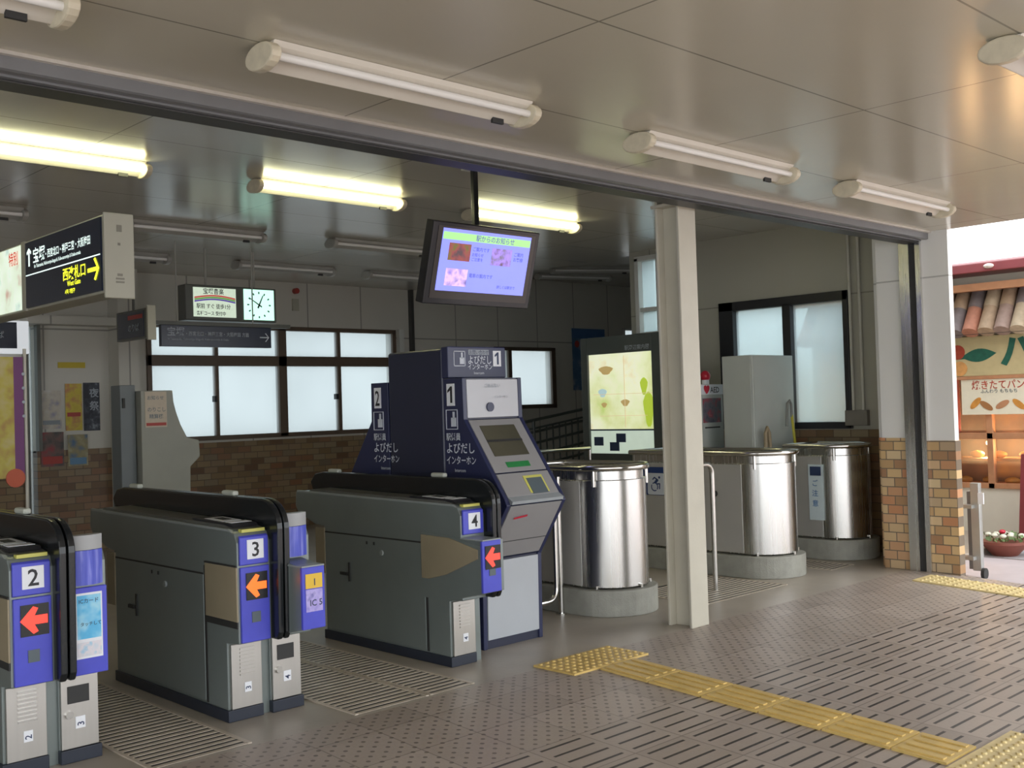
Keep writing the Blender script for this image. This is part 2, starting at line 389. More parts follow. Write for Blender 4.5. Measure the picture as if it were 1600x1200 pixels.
def text(name, items, m, parent):
    bm = text_bm(items)
    bmesh.ops.translate(bm, verts=bm.verts, vec=-loc_of(parent))
    me = bpy.data.meshes.new(name); bm.to_mesh(me); bm.free(); me.materials.append(m)
    o = bpy.data.objects.new(name, me); COL.objects.link(o); o.parent = parent; return o
def one(h, o, r, u):
    return mb().poly3(o, r, u, [(-.04 * h, 0), (.09 * h, 0), (.09 * h, .72 * h), (-.02 * h, .72 * h), (-.22 * h, .55 * h), (-.22 * h, .44 * h), (-.04 * h, .55 * h)], .001)
RX, UZ, RY = (1, 0, 0), (0, 0, 1), (0, -1, 0)          # facing -Y uses RX,UZ ; facing -X uses RY,UZ
ARROW = [(-.5, 0), (-.02, .5), (.16, .42), (.02, .16), (.5, .16), (.5, -.16), (.02, -.16), (.16, -.42), (-.02, -.5)]
def arrow_pts(sz, dx=0, dy=0, flip=1, sx=1): return [(a * sz * flip * sx + dx, b * sz + dy) for a, b in ARROW][::(1 if flip > 0 else -1)]
def thin_arrow(L, w, hd):
    """arrow pointing to +r, thin shaft and open head"""
    return [(-L, -w), (L - w * 1.6, -w), (L - hd, -hd), (L - hd + w * 1.8, -hd - w * .6), (L + w, 0), (L - hd + w * 1.8, hd + w * .6), (L - hd, hd), (L - w * 1.6, w), (-L, w)]

# ================================================================ setting
SL = .052
def fz(y): return -SL * (4.4 - y) if y < 4.4 else 0
struct('floor', mb().box(-6, 18, 4.7, 14, -.2, 0), m_conc)
pv = mb(); pv.prism('x', -8, 9.42, [(-6, fz(-6)), (4.4, 0), (4.7, 0), (4.7, -.7), (-6, -.7)]); struct('paving', pv, m_pave)
st = mb(); st.box(9.42, 40, -30, 4.7, -.9, -.07).box(-8, 9.42, -30, -6, -.9, -.545).box(18, 40, 4.7, 40, -.9, -.07).box(10.55, 18, 4.7, 8.4, -.9, -.07); struct('street', st, m_street)
bw = mb().prism('z', -.069, -.062, [(9.42, -20), (10.9, -20), (10.9, 30 - 25.2), (9.42, 4.55)]); struct('street_band', bw, mat('pale street band', (.50, .45, .47), .6))
struct('street_gutter', mb().box(10.95, 11.55, -20, 8.3, -.069, -.060), m_streetg)
# canopy ceiling and inner ceiling
struct('ceiling_canopy', mb().box(-8, 9.44, -2.6, 4.36, 3.05, 3.35), m_canopy)
struct('ceiling_inner', mb().box(-6, 10.5, 4.62, 13.4, 3.45, 3.6), m_inceil)
struct('ceiling_far', mb().box(10.5, 18, 8.6, 13.4, 3.78, 3.9), m_inceil)
struct('roof', mb().box(-8, 10.52, 4.36, 14, 3.92, 4.1).box(10.52, 18.2, 8.4, 14, 3.92, 4.1), m_beam)
struct('roof_fascia', mb().box(-8, 10.5, 4.36, 4.5, 3.36, 3.92), m_beam)
# door track beam over the opening
struct('trim_1', mb().box(-8, 9.42, 4.36, 4.386, 3.035, 3.055), m_lip)
struct('beam', mb().prism('x', -8, 9.41, [(4.386, 3.05), (4.386, 2.985), (4.40, 2.98), (4.44, 2.98), (4.44, 3.03), (4.452, 3.03), (4.452, 2.972), (4.53, 2.965), (4.62, 2.965), (4.62, 3.4), (4.386, 3.4)]), m_beam)
struct('trim_2', mb().box(-8, 9.41, 4.470, 4.60, 2.958, 2.964), m_beamd)
# walls
WX0, WX1, WZ0, WZ1 = 6.17, 10.12, 1.30, 2.80
bk = mb(); bk.box(4.76, WX0, 13.2, 13.4, 1.22, 3.8).box(WX0, WX1, 13.2, 13.4, WZ1, 3.8).box(WX1, 12.2, 13.2, 13.4, 1.22, 3.8)
bk.box(12.2, 13.62, 13.2, 13.4, 2.56, 3.8).box(12.2, 13.62, 13.2, 13.4, 1.22, 1.6).box(13.62, 15.5, 13.2, 13.4, 1.22, 3.8).box(15.5, 16.1, 13.2, 13.4, 3.0, 3.8).box(15.5, 16.1, 13.2, 13.4, 1.22, 2.1).box(16.1, 18, 13.2, 13.4, 1.22, 3.8)
bk.box(WX0, WX1, 13.2, 13.4, 1.22, WZ0).box(-6, 4.66, 13.2, 13.4, 1.22, 3.8).box(4.66, 4.76, 13.2, 13.4, 2.73, 3.8)
struct('wall_back', bk, m_wallx)
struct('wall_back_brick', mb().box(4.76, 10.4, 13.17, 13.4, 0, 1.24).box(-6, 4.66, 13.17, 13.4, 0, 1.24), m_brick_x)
struct('wall_back_lower', mb().box(10.4, 18, 13.19, 13.4, 0, 1.24), m_wallx)
struct('window_4', mb().box(4.66, 4.76, 13.3, 13.32, 0, 2.73), m_frost)
rw = mb()
WY0, WY1, RZ0, RZ1 = 5.70, 7.27, 1.29, 2.66
rw.box(10.3, 10.5, 4.96, WY0, 1.22, 3.45).box(10.3, 10.5, WY0, WY1, RZ1, 3.45).box(10.3, 10.5, WY0, WY1, 1.22, RZ0).box(10.3, 10.5, WY1, 8.15, 1.22, 3.45).box(10.3, 10.5, 8.15, 8.5, 3.34, 3.8).box(10.3, 10.5, 8.15, 8.5, 1.22, 2.45).box(10.3, 10.5, 8.5, 8.62, 1.22, 3.8)
struct('wall_right', rw, m_wally)
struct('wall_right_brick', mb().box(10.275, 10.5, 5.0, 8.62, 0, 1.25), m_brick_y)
struct('wall_left', mb().box(-6.2, -6, 4.7, 13.4, 0, 3.9), m_wally)
struct('wall_far', mb().box(18, 18.2, 8.4, 13.4, 0, 3.95), m_wally)
struct('wall_outer', mb().box(10.5, 18, 8.4, 8.62, 0, 3.95), mat('pale outer render', (.75, .76, .74), .7))
# pilaster at the end of the opening
struct('pilaster', mb().box(9.4, 9.48, 4.56, 4.90, 1.2, 3.5).box(9.48, 10.52, 4.80, 4.97, 1.2, 3.5).box(9.4, 9.48, 4.215, 4.50, 1.175, 3.36).box(9.46, 9.48, 4.5, 4.56, 1.2, 3.4), m_pil)
struct('pilaster_brick', mb().box(9.385, 9.49, 4.56, 4.91, 0, 1.2).box(9.49, 10.52, 4.79, 4.98, 0, 1.2).box(9.385, 9.49, 4.205, 4.50, -.1, 1.175).box(9.46, 9.49, 4.5, 4.56, -.05, 1.2), m_brick_p)
tr = thing('shutter_rail', (9.38, 4.45, 0), 'full height stainless shutter rail with a dark slot on the brick and white pilaster', 'rail')
obj('side_channel', mb().box(9.36, 9.40, 4.56, 4.655, 0, 3.0).box(9.36, 9.40, 4.455, 4.50, 0, 3.0), m_steel, tr)
obj('slot', mb().box(9.385, 9.41, 4.50, 4.56, 0, 3.0), m_dark, tr)

def window(n, boxes_frame, mframe, panes, mpane, extra=None):
    w = bpy.data.objects.new('window_%d' % n, None); COL.objects.link(w); w['kind'] = 'structure'
    f = mb()
    for b in boxes_frame: f.box(*b)
    obj('window_frame', f, mframe, w, bevel=.004)
    for b in panes: obj('pane', mb().box(*b), mpane, w)
    if extra: obj('window_latch', extra, m_framek, w)
    return w
fy = (13.16, 13.26)
F = []
for x0, x1 in ((6.15, 6.21), (8.07, 8.20), (10.07, 10.14)): F.append((x0, x1, *fy, WZ0 - .02, WZ1))
for z0, z1 in ((1.27, 1.33), (2.26, 2.40), (2.76, 2.82)): F.append((6.15, 10.14, *fy, z0, z1))
for x0, x1 in ((7.10, 7.15), (9.06, 9.12)): F.append((x0, x1, 13.17, 13.25, 1.3, 2.8))
P_ = []
for a, b in ((6.2, 7.11), (7.14, 8.08), (8.19, 9.07), (9.11, 10.08)):
    P_ += [(a, b, 13.20, 13.212, 1.32, 2.27), (a, b, 13.20, 13.212, 2.39, 2.77)]
window(1, F, m_frameb, P_, m_frost, mb().box(7.06, 7.10, 13.14, 13.2, 1.78, 1.86).box(9.0, 9.05, 13.14, 13.2, 1.78, 1.86))
struct('trim_3', mb().box(10.18, 10.26, 13.12, 13.22, 2.25, 2.83), m_framew)
struct('trim_4', mb().box(10.42, 10.47, 13.12, 13.2, 1.24, 3.45), m_beamd)
window(2, [(12.2, 12.26, *fy, 1.58, 2.58), (13.54, 13.64, *fy, 1.56, 2.6), (12.2, 13.64, *fy, 2.54, 2.6), (12.2, 13.64, *fy, 1.55, 1.62), (12.5, 12.58, *fy, 1.6, 2.56)], m_frameb,
       [(12.25, 12.5, 13.2, 13.212, 1.6, 2.56), (12.56, 13.56, 13.2, 13.212, 1.6, 2.56)], m_frost)
window(5, [(15.5, 15.54, *fy, 2.1, 3.0), (16.06, 16.1, *fy, 2.1, 3.0), (15.5, 16.1, *fy, 2.96, 3.0)], m_framew, [(15.53, 16.07, 13.2, 13.212, 2.1, 2.97)], m_frost)
rx = (10.26, 10.38)
window(3, [(*rx, 5.68, 5.74, 1.27, 2.70), (*rx, 7.10, 7.29, 1.27, 2.70), (*rx, 5.68, 7.29, 2.60, 2.70), (*rx, 5.68, 7.29, 1.26, 1.33), (*rx, 6.36, 6.46, 1.3, 2.62)], m_framek,
       [(10.33, 10.342, 5.73, 6.37, 1.32, 2.61), (10.33, 10.342, 6.45, 7.12, 1.32, 2.61)], m_frost2)
window(6, [(10.24, 10.36, 8.44, 8.50, 2.4, 3.36), (10.24, 10.36, 8.13, 8.17, 2.4, 3.36), (10.24, 10.36, 8.13, 8.5, 2.4, 2.45), (10.26, 10.36, 8.13, 8.5, 2.70, 2.75), (10.24, 10.36, 8.13, 8.5, 3.32, 3.38)], m_framew,
       [(10.32, 10.332, 8.16, 8.45, 2.44, 3.33)], m_frost2)
# conduits on the right wall
for i, y in enumerate((5.655, 5.545)):
    t = mb().cyl((10.27, y, 1.36), (10.27, y, 3.45), .016)
    tag(obj('conduit', t, m_pipe, smooth=True), ['cream vertical conduit, the one nearer the dark framed window', 'cream vertical conduit, the one nearer the brick pilaster'][i], 'pipe', 'pair of conduits on the right wall')
tag(obj('junction_box', mb().box(10.235, 10.3, 5.49, 5.74, 1.29, 1.45), mat('brown grey box', (.22, .20, .17), .5), bevel=.006), 'brown grey junction box at the foot of the two wall conduits', 'box')

# column
cl = mb().box(6.13, 6.33, 4.67, 4.69, 0, 3.45).box(6.13, 6.33, 4.86, 4.88, 0, 3.45).box(6.20, 6.215, 4.69, 4.86, 0, 3.45)
colm = thing('column', (6.23, 4.78, 0), 'cream painted steel column standing in the middle of the opening', 'column')
obj('flanged_shaft', cl, m_col, colm, bevel=.004)
obj('cap_plate', mb().box(6.11, 6.35, 4.65, 4.90, 2.99, 3.01), m_col, colm)

# ================================================================ tactile paving
def strip_bars(x0, x1, y0, y1, tile=.37):
    b = mb(); y = y1
    while y > y0 + .02:
        ya = max(y - tile, y0)
        q = [(y - .006, fz(y - .006) + .012), (ya + .006, fz(ya + .006) + .012), (ya + .006, fz(ya) - .01), (y - .006, fz(y) - .01)]
        b.prism('x', x0, x1, q)
        for k in range(4):
            cx = x0 + (x1 - x0) * (k + .5) / 4
            r = [(y - .03, fz(y - .03) + .0185), (ya + .03, fz(ya + .03) + .0185), (ya + .03, fz(ya + .03) + .008), (y - .03, fz(y - .03) + .008)]
            b.prism('x', cx - .018, cx + .018, r)
        y = ya
    return b
def dot_tiles(x0, x1, y0, y1, nx, ny, step=.0565, slope=True):
    b = mb()
    for i in range(nx):
        for j in range(ny):
            a, c = x0 + (x1 - x0) * i / nx + .003, x0 + (x1 - x0) * (i + 1) / nx - .003
            d, e = y0 + (y1 - y0) * j / ny + .003, y0 + (y1 - y0) * (j + 1) / ny - .003
            b.prism('x', a, c, [(d, fz(d) + .012), (e, fz(e) + .012), (e, fz(e) - .01), (d, fz(d) - .01)])
    y = y0 + step / 2
    while y < y1 - .01:
        x = x0 + step / 2
        while x < x1 - .01:
            z = fz(y)
            b.cyl((x, y, z + .01), (x, y, z + .020), .017, .011, n=8)
            x += step
        y += step
    return b
tag(obj('tactile_strip', strip_bars(4.855, 5.175, 2.27, 4.40), m_yel), 'yellow ribbed tactile strip running across the paving towards the gates', 'tactile paving')
tag(obj('tactile_patch', dot_tiles(4.645, 5.335, 4.41, 4.76, 2, 1), m_yel), 'golden dotted tactile patch at the end of the ribbed strip before the blue kiosk', 'tactile paving')
tag(obj('tactile_patch', dot_tiles(4.45, 5.53, 1.5, 2.255, 3, 2), m_yelp), 'pale yellow speckled tactile patch at the bottom right corner', 'tactile paving')
tag(obj('tactile_patch', dot_tiles(8.84, 9.19, 1.2, 4.385, 1, 9, .07), m_yelp), 'pale yellow tactile strip beside the foot of the brick pilaster', 'tactile paving')
# gratings
def grating(x0, x1, y0, y1, label, per=.058, grp=None):
    b = mb().box(x0, x1, y0, y1, -.02, .0015); t = thing('floor_grating', ((x0 + x1) / 2, y0, 0), label, 'grating', grp)
    obj('recess', b, m_dark, t); g = mb(); y = y0
    while y < y1 - .02:
        g.box(x0, x1, y, y + per * .50, -.01, .004); y += per
    obj('bars', g, m_grate, t); [obj('edge_frame', mb().box(a, a + .02, y0, y1, -.01, .007), m_grate, t) for a in (x0 - .02, x1)]
grating(2.20, 2.68, 4.74, 6.75, 'slatted floor grating in the aisle between gate 2 and gate 3')
grating(3.33, 3.79, 4.74, 6.75, 'wider slatted grating beside gate 3 in the wide aisle')
grating(3.84, 4.13, 4.74, 6.75, 'narrow slatted grating beside gate 4 in the wide aisle')
grating(6.95, 8.05, 5.12, 5.95, 'dark slatted grating on the floor between the first and second steel drums')
grating(8.98, 9.36, 5.22, 5.9, 'dark slatted grating on the floor between the second and third steel drums')

# ================================================================ fluorescent lamps
def lamp(x0, x1, y, zc, lit, label, group, hm=None, w=1):
    t = thing('fluorescent_lamp', ((x0 + x1) / 2, y, zc), label, 'ceiling lamp', group)
    pr = [(y - .065 * w, zc - .001), (y + .085 * w, zc - .001), (y + .09 * w, zc - .07), (y + .06, zc - .092), (y - .05, zc - .022)]
    obj('housing', mb().prism('x', x0 + .03, x1 - .03, pr), hm or m_fix, t, bevel=.004)
    obj('tube', mb().cyl((x0 + .05, y - .042, zc - .058), (x1 - .04, y - .042, zc - .058), .0165), m_tube_on if lit else m_tube, t, smooth=True)
    for xa, xb in ((x0, x0 + .045), (x1 - .045, x1)):
        ov = [(y + .01 + .105 * w * math.cos(a), zc - .056 + .055 * math.sin(a)) for a in [2 * PI * k / 18 for k in range(18)]]
        obj('end_cap', mb().prism('x', xa, xb, ov), m_fixcap if not hm else hm, t, bevel=.008)
    obj('pull_switch', mb().box(x1 - .20, x1 - .13, y + .04, y + .055, zc - .105, zc - .08), m_dark, t)
    return t
G1 = 'unlit lamps under the canopy'
L1 = lamp(2.20, 3.67, 3.67, 3.05, False, 'large unlit cream lamp nearest overhead, above the left half of the door beam', G1)
copy_tree(L1, L1.location + Vector((-2.20, 0, 0)), 'unlit cream lamp cut off at the top left corner')
copy_tree(L1, L1.location + Vector((2.29, 0, 0)), 'unlit cream lamp with rusty end caps just above and right of the cream column')
copy_tree(L1, L1.location + Vector((4.45, -.02, 0)), 'farthest unlit canopy lamp, near the white pilaster and the sky')
copy_tree(L1, Vector((4.50 + .735, 1.75, 3.05)), 'yellowed end of a lamp cut off at the upper right edge')
G2 = 'lit lamps in the first inner row'
L2 = lamp(4.40, 5.86, 7.48, 3.45, True, 'lit greenish yellow lamp in the middle of the inner row, left of the hanging screen', G2)
copy_tree(L2, L2.location + Vector((-2.33, 0, 0)), 'lit lamp cut off by the left edge, above the hanging direction sign')
copy_tree(L2, L2.location + Vector((2.25, 0, 0)), 'lit lamp directly above the hanging blue screen')
G3 = 'unlit lamps in the middle inner row'
L3 = lamp(4.35, 5.80, 9.70, 3.45, False, 'unlit grey lamp right of the hanging direction sign, above the clock', G3, m_fixg)
copy_tree(L3, L3.location + Vector((-2.35, 0, 0)), 'unlit grey lamp at the left edge above the direction sign')
copy_tree(L3, L3.location + Vector((2.20, -.1, 0)), 'unlit grey lamp partly hidden behind the left side of the hanging screen')
G4 = 'unlit lamps in the rear inner row'
L4 = lamp(6.55, 7.95, 11.6, 3.45, False, 'small unlit lamp in the rear row just right of the clock', G4, m_fixg)
copy_tree(L4, L4.location + Vector((-2.25, 0, 0)), 'small unlit lamp in the rear row between the direction sign and the clock box')
copy_tree(L4, L4.location + Vector((1.92, 0, 0)), 'small unlit lamp in the rear row left of the screen bottom')
L5 = lamp(-.7, .7, 0, 0, False, 'long pale lamp high on the far right ceiling, nearer the column', 'lamps over the far right area', m_fixg); L5.location = (12.85, 11.5, 3.78); L5.rotation_euler = (0, 0, -.52)
L6 = copy_tree(L5, Vector((13.25, 12.3, 3.78)), 'shorter looking lamp below the other one on the far right ceiling'); L6.rotation_euler = (0, 0, -.3)

# ================================================================ ticket gates
def gate(x0, num, right_num, label, colour, left_wedge, right):
    t = thing('ticket_gate', (x0 + .2, 5.9, 0), label, 'ticket gate', 'automatic ticket gates')
    def side(a, b, nm, z_lo=.06):
        pr = [(5.145, z_lo), (5.145, .41), (5.02, .42), (5.02, .94), (5.045, .985), (5.10, 1.005), (6.80, 1.03), (6.86, 1.02), (6.87, .92), (6.83, .87), (6.62, .80), (6.50, .79), (6.50, z_lo)]
        return obj(nm, mb().prism('x', a, b, pr), m_gate, t, bevel=.006)
    A, B = x0, x0 + .195
    side(A, B, 'housing')
    obj('plinth', mb().box(A - .008, B + .005, 5.13, 6.52, 0, .062), m_plinth, t, bevel=.004)
    # top deck with reader
    obj('top_deck', mb().prism('x', A + .02, B - .01, [(5.08, 1.004), (6.72, 1.03), (6.68, 1.045), (5.2, 1.022)]), m_gtop, t)
    obj('side_lip', mb().prism('x', A - .004, A + .012, [(5.06, .99), (5.10, 1.007), (6.84, 1.034), (6.84, 1.02), (5.10, .995)]), m_gatel, t)
    obj('card_reader', mb().prism('x', A + .03, B - .02, [(5.10, 1.012), (5.55, 1.022), (5.55, 1.04), (5.12, 1.028)]), m_ink, t)
    rd = obj('reader_mark', mb().poly3((A + .10, 5.34, 1.0365), (1, 0, 0), (0, 1, .03), [(-.055, -.10), (.055, -.10), (.055, .10), (-.055, .10)], .002), m_white, t)
    obj('reader_mark', mb().poly3((A + .10, 5.34, 1.0395), (1, 0, 0), (0, 1, .03), [(-.025, -.05), (.025, -.05), (.025, .05), (-.025, .05)], .002), m_dark, t)
    obj('ticket_slot_mark', mb().poly3((A + .10, 5.17, 1.033), (1, 0, 0), (0, 1, .03), [(-.06, -.03), (.06, -.03), (.06, .035), (-.06, .035)], .002), m_white, t)
    obj('yellow_edge', mb().box(A + .04, B - .02, 5.035, 5.07, .988, 1.004), m_yline, t)
    # side door, covers, seams
    d = obj('side_door', mb().box(A - .004, A + .01, 5.38, 6.49, .075, .748), m_gate, t, bevel=.003)
    obj('lock', mb().cyl((A - .014, 5.82, .655), (A + .0, 5.82, .655), .017), m_gatel, d, smooth=True)
    obj('keyhole', mb().box(A - .008, A, 5.98, 5.995, .70, .72).box(A - .008, A, 5.90, 5.915, .70, .72), m_dark, d)
    obj('handle', mb().box(A - .016, A, 6.22, 6.30, .47, .49).box(A - .012, A, 6.19, 6.205, .43, .56), m_dark, d)
    obj('seam', mb().box(A - .003, A + .01, 5.38, 6.50, .748, .758).box(A - .003, A + .01, 5.352, 5.372, .07, .80), m_dark, t)
    if left_wedge:
        pr = [(5.40, .805), (5.12, .80), (4.86, .745), (4.86, .69), (5.16, .57), (5.33, .53), (5.40, .53)]
        obj('flap_cover', mb().prism('x', A - .012, A, pr), m_beige, t, bevel=.003)
        obj('wedge', mb().prism('x', A, A + .155, [(5.1, .80), (4.81, .80), (4.81, .49), (5.15, .405)]), m_gate, t, bevel=.004)
        obj('wedge_cheek', mb().prism('x', A - .006, A, [(5.40, .815), (5.1, .81), (4.82, .76), (4.82, .49), (5.14, .41), (5.40, .41)]), m_gate, t)
    else:
        obj('flap_cover', mb().box(A - .010, A, 5.015, 5.35, .535, .815), m_beige, t, bevel=.003)
        [obj('cover_trim_shadow', mb().box(A - .007, A, 5.02, 5.36, a, b), m_dark, t) for a, b in ((.815, .824), (.50, .535))]  # thin trim above; the lower dark bar paints the shadow under the cover
    obj('flap_cover', mb().box(A - .010, A, 6.49, 6.60, .46, .78), m_beige, t)
    # pedestal front
    p = obj('pedestal_door', mb().box(A + .012, B - .005, 5.125, 5.15, .065, .402), m_gsteel, t, bevel=.003)
    v = mb()
    for k in range(8): v.box(A + .06, A + .145, 5.118, 5.127, .235 + k * .019, .245 + k * .019)
    obj('louvre', v, m_steelp if num == '2' else m_gsteel, p)
    st_ = obj('number_sticker', mb().box(A + .085, A + .125, 5.121, 5.126, .145, .195), m_white, p)
    text('sticker_number', [(num, .042, (A + .119, 5.1195, .156), (0, 0, 1), (-1, 0, 0))], m_inkb, p)
    # blue number panel
    q = obj('number_panel', mb().prism('x', A + .01, A + .175, [(5.02, .82), (5.005, .825), (5.005, .965), (5.02, .975)]), m_blue, t, bevel=.003)
    obj('number_sticker', mb().box(A + .05, A + .145, 5.0, 5.006, .852, .952), m_white, q)
    text('number', [(num, .105, (A + .098, 4.9985, .866), RX, UZ, 1, 'CENTER')], m_ink, q)
    # arrow panel
    ya = 4.805 if left_wedge else 5.005
    zb, zt = (.49, .80) if left_wedge else (.425, .812)
    xa, xb = (A - .02, A + .13) if left_wedge else (A + .012, A + .178)
    e = obj('arrow_panel', mb().box(xa, xb, ya, ya + .02, zb, zt), m_blue, t, bevel=.004)
    cz = zt - .10; cx = (xa + xb) / 2
    dsp = obj('display', mb().box(cx - .055, cx + .068, ya - .005, ya, cz - .07, cz + .07), m_black, e)
    obj('arrow', mb().poly3((cx + .002, ya - .0055, cz), RX, UZ, arrow_pts(.122, sx=.98), -.001), m_orange if colour else m_red, e)
    obj('sensor_window', mb().box(cx - .025, cx + .025, ya - .004, ya, zb + .10, zb + .155), m_tinted, e)
    if left_wedge: obj('panel_cap', mb().box(xa, xb, ya - .002, ya + .2, zt, zt + .008), m_gatel, t)
    # black divider
    for a, b in ((B - .005, B + .028), (B + .036, B + .068)):
        if right is None and a > B: pass
        pr = [(4.96, .42), (4.94, .46)]
        for k in range(9):
            an = PI - k * PI / 16; pr.append((5.10 + .17 * math.cos(an), 1.0 + .15 * math.sin(an)))
        pr += [(6.80, 1.155), (6.90, 1.14), (6.96, 1.08), (6.93, 1.02), (5.6, .98), (5.6, .42)]
        obj('divider', mb().prism('x', a, b, pr), m_black, t, bevel=.010, seg=3)
    obj('divider_body', mb().box(B - .002, B + .065, 5.16, 6.48, 0, .98), m_gate, t)
    for y in (5.42, 6.62): obj('sensor_cap', mb().box(B + .012, B + .052, y, y + .13, 1.15, 1.178), mat('pale sensor cap', (.50, .52, .46), .4), t, bevel=.01)
    if right:
        C, D = x0 + .25, x0 + .435
        side(C, D, 'housing')
        obj('plinth', mb().box(C, D + .008, 5.12, 6.52, 0, .062), m_plinth, t, bevel=.004)
        p = obj('pedestal_door', mb().box(C + .005, D - .005, 5.125, 5.15, .065, .402), m_gsteel, t, bevel=.003)
        obj('pedestal_window', mb().box(C + .035, C + .135, 5.120, 5.126, .275, .355), m_dark, p)
        obj('lock', mb().cyl((C + .04, 5.112, .225), (C + .04, 5.126, .225), .018), m_steelp, p, smooth=True)
        obj('number_sticker', mb().box(C + .07, C + .115, 5.121, 5.126, .155, .21), m_white, p)
        text('sticker_number', [(right_num, .045, (C + .108, 5.1195, .165), (0, 0, 1), (-1, 0, 0))], m_inkb, p)
        # curved blue head with pale hood
        def curved(z0, z1, bulge=.03):
            pr = [(C + .005 + .165 * k / 8, 5.02 - bulge * math.sin(PI * k / 8)) for k in range(9)] + [(C + .17, 5.06), (C + .005, 5.06)]
            return mb().prism('z', z0, z1, pr)
        obj('curved_panel', curved(.835, .995), blotch('streaky blue panel ' + num, [(.3, (.05, .07, .55)), (.5, (.10, .13, .66)), (.7, (.30, .33, .85))], 9, .25, 0, 3, (4, 4, .4)), t, smooth=True)
        obj('curved_hood', curved(.997, 1.065), mat('pale grey hood', (.40, .41, .42), .35), t, smooth=True)
        if right == 'poster':
            e = obj('poster_panel', mb().box(C + .008, C + .18, 5.0, 5.02, .425, .825), m_blue, t, bevel=.004)
            obj('poster', mb().box(C + .03, C + .155, 4.996, 5.0, .50, .80), m_white, e)
            obj('picture', mb().box(C + .037, C + .148, 4.9945, 4.996, .59, .79), blotch('cyan poster picture', [(.3, (.03, .35, .70)), (.5, (.12, .52, .85)), (.65, (.45, .78, .92)), (.8, (.08, .25, .5))], 8, .4), e)
            obj('picture', mb().box(C + .037, C + .148, 4.9945, 4.996, .51, .575), blotch('pale poster notes', [(.3, (.6, .7, .8)), (.5, (.8, .75, .8)), (.7, (.3, .6, .8))], 25, .4), e)
            text('poster_text', [('ICカード', .024, (C + .044, 4.9935, .755), RX, UZ), ('タッチして', .02, (C + .05, 4.9935, .65), RX, UZ)], m_inkb, e)
        else:
            obj('wedge', mb().prism('x', C, C + .135, [(5.05, .83), (4.82, .80), (4.82, .48), (5.12, .405), (5.12, .83)]), m_gate, t, bevel=.004)
            e = obj('poster_panel', mb().box(C - .004, C + .133, 4.80, 4.82, .48, .80), m_blue, t, bevel=.004)
            obj('panel_cap', mb().box(C - .004, C + .133, 4.80, 4.95, .80, .808), m_gatel, t)
            obj('poster', mb().box(C + .015, C + .115, 4.795, 4.80, .69, .765), mat('yellow poster', (.85, .55, .05), .4), e)
            obj('poster', mb().box(C + .015, C + .115, 4.795, 4.80, .57, .685), blotch('violet poster', [(.3, (.30, .26, .70)), (.5, (.52, .45, .85)), (.7, (.12, .12, .45))], 16, .4), e)
            text('poster_text', [('1', .05, (C + .055, 4.7935, .705), RX, UZ), ('IC 5', .045, (C + .035, 4.7935, .60), RX, UZ)], m_inkb, e)
    return t
gate(1.68, '2', '3', 'dark grey ticket gate numbered 2 at the left edge, red arrow and cyan poster', 0, False, 'poster')
gate(2.80, '3', '4', 'dark grey ticket gate numbered 3 with orange arrow and beige side cover', 1, False, 'wedge')
gate(4.32, '4', None, 'dark grey ticket gate numbered 4 next to the blue intercom kiosk', 0, True, None)

